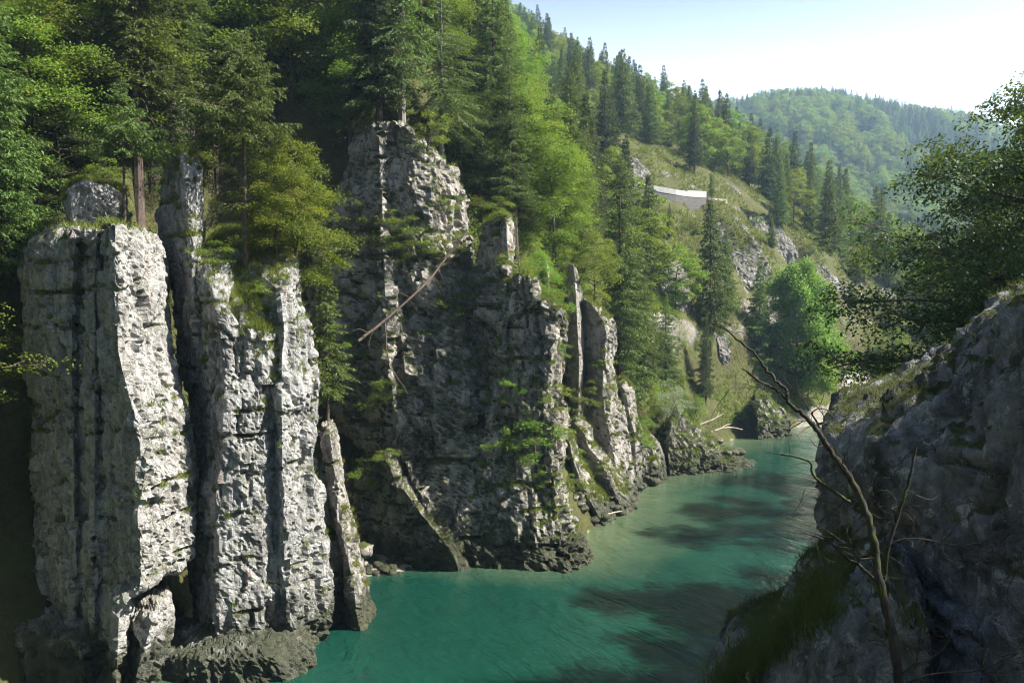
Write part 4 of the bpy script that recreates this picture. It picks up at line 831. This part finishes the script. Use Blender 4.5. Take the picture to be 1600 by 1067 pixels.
split_masses(far_list, 'spruce_forest', 'broadleaf_forest', ('green spruces massed on the high mountainside above the road', 'darker spruces massed on the high mountainside above the road'), ('green broadleaf crowns massed on the high mountainside', 'yellowish broadleaf crowns massed on the high mountainside'))
# far hill forest
lst = []
idx = rng.permutation(len(FV))
for _ in range(5200):
    a = rnd(1, 800, 1720)[0]; t_ = rnd(1)[0] ** .75 * 1.06; i = int(np.clip((a - 760) / 14, 0, nfx - 2)); j = int(np.clip(t_ / 1.35 * 69, 0, 68))
    f = (a - 760) / 14 - i; g_ = t_ / 1.35 * 69 - j; q = FV.reshape(len(ft), nfx, 3)
    p = (q[j, i] * (1 - f) + q[j, i + 1] * f) * (1 - g_) + (q[j + 1, i] * (1 - f) + q[j + 1, i + 1] * f) * g_
    cm = vnoise(np.array([p * .012]), 8)[0]
    lst.append((p[0], p[1], p[2], rnd(1, 15, 27)[0], rnd(1)[0] < .62 + .5 * cm))
split_masses(lst, 'spruce_forest', 'broadleaf_forest', ('hazy green spruces covering the far hill across the valley', 'hazy dark spruces covering the far hill across the valley'), ('hazy green broadleaf crowns on the far hill', 'hazy yellowish broadleaf crowns on the far hill'))

# ------------------------------------------------------------------ grass, ledge plants, shrubs
def face_samples(V, F, n, cond):
    q = V[F]; nr = np.cross(q[:, 1] - q[:, 0], q[:, 2] - q[:, 0]) + np.cross(q[:, 2] - q[:, 0], q[:, 3] - q[:, 0]); area = np.linalg.norm(nr, axis=1) / 2; nr = unit(nr); c = q.mean(1)
    w = area * cond(c, nr); 
    if w.sum() <= 0: return np.zeros((0, 3)), np.zeros((0, 3))
    i = rng.choice(len(F), n, p=w / w.sum()); a, b = rnd(n)[:, None], rnd(n)[:, None]; t = q[i]
    return (t[:, 0] * (1 - a) + t[:, 1] * a) * (1 - b) + (t[:, 3] * (1 - a) + t[:, 2] * a) * b, nr[i]
def blades(p, n, nb, hmin, hmax, w, lean=.55, down=.0):
    k = np.repeat(np.arange(len(p)), nb); m = len(k); pos = p[k] + rng.normal(0, .06, (m, 3)) * np.array([1, 1, .2])
    d = n[k] * .5 + np.array([0, 0, 1.0 - down]) + rng.normal(0, lean, (m, 3)); L = rnd(m, hmin, hmax)
    return leaf_tris(pos, d, L, np.full(m, w) * rnd(m, .7, 1.3), .12 * L)
def clump(c, f=.5, s=0): return fbm(c * f, 3, s)
def rock_grass(idx, n, nb, h, w, label, thr=.42, mat=None, cl=.0, zmin=1.5, extra=None):
    b = MB()
    for i in idx:
        V, F = ROCK_TRIS[i]; V = np.asarray(V)
        q = V[F[:, 0]]; cen_ = V.mean(0)
        def cond(c, nr):
            up = np.abs(nr[:, 2]) * 1.0
            up = nr[:, 2] * np.sign((nr[:, 2] * 1).mean() if False else 1)
            return (up > thr) * np.clip((up - thr) * 3, .1, 1) * (clump(c, .55, 40 + i) > cl) * (c[:, 2] > zmin) * (extra(c) if extra else 1)
        p, nr = face_samples(V, F, n, cond)
        if len(p): b.add(*blades(p, nr, nb, h * .5, h, w, .5, .15))
    o = link('grass', b.mesh('grass', [mat or M_GRASS])); return tag(o, label, 'grass', None, 'stuff')
def outward(V, F):
    q = V[F]; n = np.cross(q[:, 1] - q[:, 0], q[:, 2] - q[:, 0]); c = q.mean(1) - V.mean(0)
    return F if (n[:, :2] * c[:, :2]).sum() > 0 else F[:, ::-1]
ROCK_TRIS = [(V, outward(V, F)) for V, F in ROCK_TRIS]
rock_grass([0, 1], 900, 14, .55, .03, 'tufts of grass on the top and ledges of the sunlit pillar', .45)
rock_grass([4, 5], 1300, 10, .55, .03, 'grass tufts on the spire and slabs of the streaked pillar', .40, cl=-.1)
rock_grass([6], 4200, 11, .62, .03, 'long grass draped over the shoulder of the streaked pillar', .25, cl=-.35)
rock_grass([8, 9], 350, 10, .4, .03, 'grass tufts on the thin pale rib', .45)
rock_grass([10], 900, 9, .35, .035, 'moss and grass on the slanting spur', .30, M_GRASS_DK, -.2, .6)
rock_grass([11, 12, 13], 2600, 10, .5, .035, 'grass clumps on the ledges of the huge rock face', .42)
rock_grass(list(range(14, 19)), 900, 8, .55, .045, 'grass along the crests of the river ribs', .40, cl=-.1)
rock_grass([24, 25], 1100, 8, .5, .045, 'grass and moss on the promontory and the low point', .30, cl=-.25, zmin=.8)
rock_grass(list(range(len(ROCK_TRIS) - 3, len(ROCK_TRIS))), 1500, 9, .22, .010, 'dark moss and grass on the great near boulder', .55, M_GRASS_DK, .05)
# grass skirt at the foot of the near boulder
pts, nrs = [], []
for _ in range(480):
    t = rnd(1)[0]; px = 1120 + 180 * t + rng.normal(0, 18); py = 1075 - 150 * t ** .85 + rng.normal(0, 16) + 14
    h_, n_ = hit(px, py)
    if h_[1] < 20: pts.append(h_); nrs.append(np.array([-.3, -.2, 1.]))
b = MB(); b.add(*blades(np.array(pts), np.array(nrs), 9, .25, .75, .011, .5))
tag(link('grass', b.mesh('grass', [M_GRASS_DK])), 'long grass hanging at the foot of the near boulder', 'grass', None, 'stuff')

# meadow and undergrowth on the slope
def on_slope(n, lo, hi, cond):
    out = []
    while len(out) < n:
        y = rnd(4000, lo, hi); px = rnd(4000, 420, 1480); x = (px - 800) / F_PX * y; z = terrain(x, y); sl = sdist(x, y, LB, 1)
        a, b_ = to_px(np.c_[x, y, z]); k = (sl > .6) & (z > .25) & (b_ > 120) & cond(x, y, z, a, b_)
        out.extend(np.c_[x, y, z][k].tolist())
        if len(out) == 0: break
    return np.array(out[:n])
def bare(x, y): return fbm(np.stack([x * .16, y * .10, 0 * x], 1), 4, 77)
gp = on_slope(34000, 84, 205, lambda x, y, z, a, b_: (bare(x, y) < .22) & (carve(x, y) < 1.6) & ~((y > 118) & (x > 44) & (sdist(x, y, LB, 1) < 6)) & ~((np.abs(x - SCREE_C[0]) < 5) & (np.abs(y - 147) < 9)))
b = MB(); b.add(*blades(gp, np.tile([.2, -.2, 1.], (len(gp), 1)), 5, .35, .95, .12, .55)); 
tag(link('meadow_grass', b.mesh('meadow_grass', [M_GRASS])), 'sunlit grass covering the eroded slope below the road', 'grass', None, 'stuff')
up_ = on_slope(8000, 56, 150, lambda x, y, z, a, b_: (clump(np.stack([x, y, z], 1), .15, 3) > -.05) & (y < 112) | (clump(np.stack([x, y, z], 1), .2, 4) > .30) & ~inpoly(a, b_, GRASS_POLY))
k = np.repeat(np.arange(len(up_)), 14); pos = up_[k] + rng.normal(0, .42, (len(k), 3)) * np.array([1, 1, .5]) + np.array([0, 0, .4])
b = MB(); b.add(*leaf_quads(pos, rng.normal(0, .5, (len(k), 3)) + np.array([0, 0, 1.]), rnd(len(k), .12, .28)))
tag(link('undergrowth', b.mesh('undergrowth', [M_BEECH])), 'low leafy undergrowth on the banks and between the trees', 'undergrowth', None, 'stuff')
fl = []
while len(fl) < 2600:
    x = rnd(800, -42, 0); y = rnd(800, 42, 66); z = terrain(x, y); m_ = (sdist(x, y, LB, 1) > 1) & (x > -.72 * y); fl.extend(np.c_[x, y, z][m_].tolist())
fl = np.array(fl[:2600]); k = np.repeat(np.arange(len(fl)), 12); pos = fl[k] + rng.normal(0, .45, (len(k), 3)) * np.array([1, 1, .5]) + np.array([0, 0, .4])
b = MB(); b.add(*leaf_quads(pos, rng.normal(0, .5, (len(k), 3)) + np.array([0, 0, 1.]), rnd(len(k), .09, .2)))
tag(link('undergrowth', b.mesh('undergrowth', [M_BEECH_DK])), 'dark leafy undergrowth on the forest floor behind the pillars', 'undergrowth', None, 'stuff')

def S(meshes, px, py, h, label, bh=2.4, d=None, group=None, name='shrub', **k):
    loc, n_ = hit(px, py) if d is None else (P(px, py, d), None)
    return sprig(name, meshes, loc + np.array([0, .15, -.12]), label, 'shrub', h, bh, group=group, **k)
S(SHRUB[0], 612, 392, 3.0, 'round leafy shrub on the ledge of the huge rock face', sx=1.2)
S(SHRUB[1], 650, 415, 2.2, 'smaller shrub beside the round one on the rock ledge')
S(SHRUB[1], 690, 345, 2.0, 'shrub clinging under the right shoulder of the rock face')
S(SHRUB[0], 722, 500, 2.8, 'leafy shrub under the fallen trunk on the rock face')
S(SHRUB[1], 738, 545, 2.0, 'small drooping shrub below the fallen trunk')
S(SHRUB[0], 828, 705, 3.0, 'big glossy shrub low on the rock face', sx=1.1)
S(SHRUB[1], 842, 760, 1.8, 'shrub hanging just above the mossy foot of the rock face')
S(SHRUB_Y, 778, 640, 1.9, 'thin yellow-green shrub in a crack of the rock face')
S(SHRUB[1], 868, 560, 1.5, 'little shrub at the sunlit edge of the lower slab')
S(SHRUB_Y, 712, 250, 2.6, 'yellow-green shrub on the top edge of the rock face')
S(SHRUB_Y, 665, 235, 2.8, 'sunlit shrub beside the weeping spruces on the rock face')
S(SHRUB[0], 560, 560, 2.4, 'shrub in the dark cleft beside the slim spruce')
S(SHRUB_Y, 598, 722, 1.0, 'single bright sprig in the dark hollow over the spur', sx=1.6)
S(SHRUB[1], 915, 590, 2.6, 'leafy branch spreading in front of the rock tower', sx=1.4)
S(SHRUB_P, 1035, 668, 4.5, 'pale willow shrub behind the blunt waterside rock', 3.4)
S(SHRUB_P, 1062, 650, 4.0, 'pale willow shrub above the mossy promontory', 3.4)
S(SHRUB_P, 1295, 610, 5.0, 'pale grey-green shrub between the beech and the scree', 3.4)
S(SHRUB[0], 475, 395, 2.0, 'shrub overhanging the right edge of the grassy shoulder')
S(SHRUB[1], 262, 470, .9, 'tiny shrub in the gap beside the sunlit end face')
S(SHRUB_Y, 345, 330, 1.6, 'shrub at the foot of the narrow spire')
S(SHRUB[0], 165, 300, 1.9, 'shrub behind the square boulder', d=43)
for px, py, h_, m_, lab in [(575, 372, 2.6, SHRUB[1], 'shrub at the left end of the rock ledge'), (640, 398, 2.8, SHRUB[0], 'bushy shrub in the middle of the rock ledge'), (702, 418, 2.6, SHRUB[1], 'shrub where the fallen trunk leaves the ledge'), (733, 470, 2.4, SHRUB[0], 'shrub in the joint between upper and middle slab'), (745, 340, 2.6, SHRUB_Y, 'sunlit shrub in the notch beside the middle slab'), (780, 345, 1.8, SHRUB[0], 'shrub on the tip of the middle slab'), (765, 575, 2.2, SHRUB[1], 'shrub half way down the joint of the slabs'), (800, 615, 2.0, SHRUB[0], 'shrub on the face left of the lower slab edge'), (815, 722, 2.6, SHRUB[1], 'shrub beside the big glossy one low on the rock face'), (862, 640, 1.8, SHRUB_Y, 'yellow-green shrub on the sunlit edge of the lower slab'), (815, 440, 2.2, SHRUB_Y, 'sunlit shrub on top of the lower slab'), (860, 490, 2.0, SHRUB[0], 'green shrub on the outer corner of the lower slab'), (905, 440, 3.2, SHRUB[1], 'tall shrub wrapped round the pale needle'), (872, 440, 3.0, SHRUB_Y, 'yellow-green shrub between the two needles'), (905, 650, 2.4, SHRUB[0], 'shrub in the gap before the rock tower'), (935, 620, 2.2, SHRUB_Y, 'shrub at the foot of the rock tower'), (600, 640, 2.6, SHRUB[1], 'dark shrub in the hollow left of the crag'), (585, 760, 2.2, SHRUB[0], 'dark shrub in the hollow over the beach'), (410, 470, 1.4, SHRUB_Y, 'low shrub in the grass of the shoulder'), (340, 420, 1.5, SHRUB[0], 'low shrub at the inner edge of the grassy shoulder')]:
    S(m_, px, py, h_, lab, sx=1.15)
for i in range(46):
    px, py = rnd(1, 1050, 1400)[0], rnd(1, 345, 600)[0]; loc, n_ = hit(px, py)
    if loc[1] > 200 or loc[2] < 1.5: continue
    if loc[1] < 90: continue
    sprig('shrub', (SHRUB + [SHRUB_Y])[i % 3], loc - np.array([0, 0, .1]), ('yellow-green' if i % 3 == 2 else 'green') + ' low shrub dotted over the eroded grass slope', 'shrub', rnd(1, 1.2, 3.2)[0], 2.4, group='shrubs on the grass slope')
for i in range(60):
    px, py = rnd(1, 640, 1000)[0], rnd(1, 230, 600)[0]; loc, n_ = hit(px, py)
    if not 62 < loc[1] < 105 or n_[2] < .25: continue
    sprig('shrub', (SHRUB + [SHRUB_Y])[i % 3], loc - np.array([0, 0, .1]), ('yellow-green' if i % 3 == 2 else 'green') + ' leafy shrub between the trees above the river ribs', 'shrub', rnd(1, 1.5, 3.5)[0], 2.4, group='shrubs among the trees above the ribs')
for i in range(26):
    px, py = rnd(1, 1000, 1340)[0], rnd(1, 600, 690)[0]; loc, n_ = hit(px, py)
    if loc[2] < .5 or loc[1] < 70 or loc[1] > 150: continue
    sprig('shrub', (SHRUB + [SHRUB_Y])[i % 3], loc - np.array([0, 0, .1]), ('yellow-green' if i % 3 == 2 else 'green') + ' bankside shrub along the far water edge', 'shrub', rnd(1, 1.0, 2.6)[0], 2.4, group='shrubs along the far bank')

# ------------------------------------------------------------------ dead wood
def wood(name, label, lines, mat, cat, base=None, parts=None):
    """lines: (part name, points, r0, r1)"""
    base = np.array(lines[0][1][0]); o = link(name, None, None, base); tag(o, label, cat, None, 'thing')
    for pn, pts, r0, r1 in lines:
        q = smooth_line(np.array(pts) - base, 6); q[1:-1] += rng.normal(0, min(r0, .05) * .16, (len(q) - 2, 3)); r = np.linspace(r0, r1, len(q)) * (1 + rng.normal(0, .07, len(q)))
        link(pn, make_mesh(pn, *tube(q, np.maximum(r, .0015), 7 if r0 > .015 else 4), [mat], None, True), o)
    return o
def px_line(pts, d0, d1):
    n = len(pts); return [P(a, b_, d0 + (d1 - d0) * i / (n - 1)) for i, (a, b_) in enumerate(pts)]
DB = 8.0
main = px_line([(1415,1150),(1404,1060),(1392,980),(1376,917),(1365,846),(1350,790),(1331,752),(1309,719),(1282,681),(1260,651),(1232,629),(1226,606),(1200,580),(1177,550),(1140,520),(1120,508)], 7.6, 8.6)
br = [('trunk', main, .048, .006)]
def bb(pts, r0, r1, d0=8.1, d1=8.1): br.append(('branch', px_line(pts, d0, d1), r0 * .75, r1 * .75))
bb([(1228,622),(1208,606),(1185,595),(1170,582),(1159,576)], .022, .010, 8.4, 8.3)
bb([(1282,672),(1274,655),(1269,645),(1279,638),(1291,640),(1303,646)], .016, .005, 8.35, 8.3)
bb([(1285,676),(1276,662),(1290,664),(1296,660)], .012, .008, 8.3, 8.2)
bb([(1292,694),(1278,698),(1270,692),(1265,684)], .009, .004, 8.3, 8.2)
bb([(1328,784),(1306,770),(1288,757),(1270,741),(1266,722),(1240,713),(1217,709)], .022, .012, 8.05, 8.0)
bb([(1374,912),(1345,884),(1324,872),(1300,850),(1286,842),(1262,834),(1243,826)], .024, .006, 7.9, 8.0)
bb([(1382,905),(1388,857),(1402,809),(1418,760),(1426,725),(1431,698)], .026, .016, 7.9, 7.9)
bb([(1378,862),(1400,846),(1425,841),(1465,846),(1500,854),(1545,862)], .010, .003, 7.8, 7.6)
bb([(1340,880),(1352,868),(1366,872)], .010, .005, 7.9, 7.8)
bb([(1350,790),(1330,776),(1300,800),(1268,820),(1240,812)], .008, .002, 8.0, 8.0)
bb([(1402,1062),(1424,1040),(1450,1030),(1480,1005),(1490,960),(1520,945)], .016, .004, 7.5, 7.2)
bb([(1408,1070),(1460,1052),(1520,1048),(1570,1030),(1610,1010)], .014, .004, 7.5, 7.0)
bb([(1430,1045),(1436,1010),(1440,975),(1452,955)], .011, .003, 7.4, 7.3)
for i in range(110):                                        # fine twigs
    src = br[rng.integers(0, len(br))]; q = np.array(src[1]); j = rng.integers(1, len(q)); p0 = q[j - 1] + (q[j] - q[j - 1]) * rnd(1)[0]; p0 = np.array(p0)
    l = rnd(1, .18, .6)[0]; d0_ = unit((q[-1] - q[0]) * np.array([1, .3, .5]) + rng.normal(0, .45, 3) * np.array([1, .5, 1])); d1_ = unit(d0_ + rng.normal(0, .5, 3)); d2_ = unit(d1_ + rng.normal(0, .5, 3) + np.array([0, 0, -.15]))
    r = rnd(1, .003, .0055)[0]
    if np.array(p0)[2] < 12.5 and rnd(1)[0] < .3: continue
    br.append(('twig', [p0, p0 + d0_ * l * .35, p0 + (d0_ * .35 + d1_ * .35) * l, p0 + (d0_ * .35 + d1_ * .35 + d2_ * .3) * l], r, .0015))
wood('dead_tree', 'bare mossy leaning sapling with forked dead branches in front of the near boulder', br, M_BARK_MOSS, 'dead tree')
fallen = px_line([(560,533),(601,501),(650,458),(680,426),(705,392),(728,364)], 53.5, 58.5)
ln = [('trunk', fallen, .10, .05)]
ln.append(('branch', px_line([(601,503),(603,522),(605,550),(614,579),(628,600),(637,616)], 53.9, 53.6), .05, .015))
ln.append(('branch', px_line([(614,579),(618,598),(622,612)], 53.6, 53.6), .025, .008))
ln.append(('branch', px_line([(575,520),(560,514),(548,520)], 53.6, 53.2), .03, .008))
ln.append(('branch', px_line([(585,512),(578,530),(576,545)], 53.7, 53.4), .025, .008))
for i in range(16):
    f = rnd(1, .25, .95)[0] * 5; j = int(f); p0 = np.array(fallen[j]) * (1 - f + j) + np.array(fallen[j + 1]) * (f - j); d_ = unit(np.array([rng.normal(0, 1), -.4, rng.normal(-.2, .7)])); l = rnd(1, .5, 1.5)[0]
    ln.append(('branch', [p0, p0 + d_ * l * .5, p0 + d_ * l + [0, 0, -.15 * l]], .022, .006))
wood('fallen_trunk', 'dead brown fallen trunk leaning across the huge rock face', ln, M_DEAD, 'fallen tree')
def log(label, pts, d0, d1, r0, r1, side=()):
    l_ = [('log', px_line(pts, d0, d1), r0, r1)] + [('branch', px_line(p_, d0, d1), r0 * .5, r1 * .4) for p_ in side]
    return wood('driftwood', label, l_, M_DRIFT, 'driftwood')
log('bleached forked driftwood log higher on the grassy bank', [(1094,663),(1112,656),(1131,646)], 100, 101, .10, .05, [[(1112,657),(1120,651),(1124,643)]])
log('long bleached driftwood log lower on the bank near the water', [(1111,675),(1128,669),(1145,668),(1160,671)], 102, 104, .11, .05, [[(1126,670),(1134,664),(1142,662)]])
log('grey driftwood stick lying on the low rib at the water', [(950,803),(962,800),(972,798)], 67, 67.4, .08, .03)

# ------------------------------------------------------------------ road wall
def ribbon_wall(pts, depth, zb, zt, name, mat, parent):
    """pts in plan, zb/zt per point; a solid strip of given thickness"""
    p = np.array(pts, float); t = unit(np.gradient(p, axis=0)); n = np.c_[-t[:, 1], t[:, 0]] * depth; V = []
    for i in range(len(p)): V += [(p[i, 0], p[i, 1], zb[i]), (p[i, 0], p[i, 1], zt[i]), (p[i, 0] + n[i, 0], p[i, 1] + n[i, 1], zt[i]), (p[i, 0] + n[i, 0], p[i, 1] + n[i, 1], zb[i])]
    F = [(0, 3, 2, 1)]
    for i in range(len(p) - 1):
        for k in range(4): F.append((i * 4 + k, i * 4 + (k + 1) % 4, i * 4 + 4 + (k + 1) % 4, i * 4 + 4 + k))
    e = (len(p) - 1) * 4; F.append((e, e + 1, e + 2, e + 3))
    V = np.array(V); o = link(name, make_mesh(name, V - np.array(parent.location), np.array(F), [mat]), parent); return o
wp = [P(980, 280, 147), P(1006, 286, 148), P(1032, 292, 149), P(1056, 296, 150), P(1074, 299, 151.5)]
we = [P(1074, 298.5, 151.3), P(1103, 298.5, 154)]
root = link('road_wall', None, None, (wp[2][0], wp[2][1], wp[2][2] - 3)); tag(root, 'pale concrete parapet wall of the mountain road with an end block', 'wall', None, 'thing')
pts = [(q[0], q[1]) for q in wp]; zt = [q[2] for q in wp]
allp = wp[:-1] + [P(1074, 299, 151.5), P(1088, 300, 152.6), P(1104, 301, 154)]
fine = smooth_line(allp, 2)
for i in range(len(fine) - 1):                       # parapet cast in bays, with open joints and small steps
    q0, q1 = fine[i], fine[i + 1]; g_ = .006 * (q1 - q0); q0, q1 = q0 + g_, q1 - g_; zz_ = rng.normal(0, .015) + (.2 if i >= len(fine) - 5 else 0)
    ribbon_wall([(q0[0], q0[1]), (q1[0], q1[1])], .45, [q0[2] - .95, q1[2] - .95], [q0[2] + zz_, q1[2] + zz_], 'parapet_bay', M_CONC, root)
fp_ = [(q[0], q[1] + .06) for q in fine]
ribbon_wall(fp_, .8, [q[2] - 4.6 for q in fine], [q[2] - .955 for q in fine], 'retaining_wall', M_MASON, root)
rd = [(q[0] + (.4 if i == 0 else 0), q[1] + .6) for i, q in enumerate(wp)] + [(we[1][0], we[1][1] + 1.0), (we[1][0] + 5, we[1][1] + 4)]
zt = [q[2] for q in wp]; zr_ = [z - 1.0 for z in zt] + [we[1][2] - 1.0, we[1][2] - 1.0]
rr_ = link('road', None, None, root.location); o = ribbon_wall(rd, 4.2, [z - 1.5 for z in zr_], zr_, 'road_bed', M_GRAVEL, rr_); struct(rr_)

# ------------------------------------------------------------------ stones
def stone_mesh(seed):
    n, m = 12, 9; th = np.arange(n) / n * 2 * math.pi; ph = np.linspace(.04, math.pi - .04, m); G = np.stack([np.outer(np.sin(ph), np.cos(th)), np.outer(np.sin(ph), np.sin(th)), np.outer(np.cos(ph), np.ones(n))], -1)
    p = G.reshape(-1, 3); f1, f2, cid, fc = worley(p * 1.1 + seed * 7, seed); r = 1 + .25 * fbm(p * .9 + seed * 3.1, 3, seed) + .30 * fc + .12 * (cid - .5)
    return make_mesh('stone', p * r[:, None] * np.array([1, .8, .62]), grid_faces(m, n), [M_ROCK_RIB], None, True)
STONES = [stone_mesh(i) for i in range(5)]; MOSSY = stone_mesh(9); MOSSY.materials[0] = M_ROCK_MOSS
def stone(px, py, r, label, group=None, me=None):
    loc, _ = hit(px, py); o = link('stone', me or STONES[rng.integers(5)], None, loc + np.array([0, 0, r * .15])); o.scale = (r, r, r); o.rotation_euler = (0, 0, rnd(1, 0, 6.28)[0]); return tag(o, label, 'stone', group, 'thing')
for i in range(34): stone(rnd(1, 568, 640)[0], rnd(1, 872, 897)[0], rnd(1, .14, .42)[0], 'pale stone on the little pebble beach below the spur', 'stones on the pebble beach')
for px, py, r, lab in [(566, 862, .75, 'mossy boulder at the back of the pebble beach'), (578, 876, .6, 'smaller moss-topped boulder on the pebble beach'), (540, 950, .7, 'mossy block wedged behind the thin pale rib'), (521, 905, .6, 'mossy block high in the gap behind the thin rib')]: stone(px, py, r, lab, None, MOSSY)
for px, py in [(1052, 752), (1060, 750), (1068, 747), (1136, 709), (1146, 708), (1154, 707), (1178, 738), (1110, 694), (1122, 690)]: stone(px, py, rnd(1, .4, .8)[0], 'wet stone at the water edge near the mossy promontory', 'stones round the promontory')

for i in range(40):
    px, py = [(905, 790), (940, 815), (888, 815), (965, 790), (1000, 760), (1006, 740)][i % 6]; stone(px + rng.normal(0, 8), py + rng.normal(0, 7), rnd(1, .2, .6)[0], 'broken stone lying between the river ribs', 'stones between the river ribs')
for px, py, h_, lab in [(897, 770, 1.6, 'shrub in the wedge between the huge face and the jagged rib'), (892, 730, 2.0, 'shrub high in the wedge beside the huge face'), (945, 745, 1.5, 'shrub between the long rib and the rock tower'), (1000, 700, 1.8, 'shrub behind the blunt waterside rock')]:
    S(SHRUB[0], px, py, h_, lab, sx=1.2)
# ------------------------------------------------------------------ air
t = NT('haze'); v = t.n('ShaderNodeVolumePrincipled'); v.inputs['Color'].default_value = (.50, .74, 1.0, 1); v.inputs['Density'].default_value = .00032; v.inputs['Anisotropy'].default_value = .35
t.l(v.outputs[0], t.out.inputs['Volume'])
hb = 1160; zt_, zb_ = 330, -5.2
hv = [(x, y, z) for z in (zb_, zt_) for x, y in ((-hb, -hb), (hb, -hb), (hb, hb), (-hb, hb))]
hz = link('haze', make_mesh('haze', hv, np.array([(0,3,2,1),(4,5,6,7),(0,1,5,4),(1,2,6,5),(2,3,7,6),(3,0,4,7)]), [t.m])); tag(hz, 'pale blue summer haze filling the valley', 'haze', None, 'stuff')
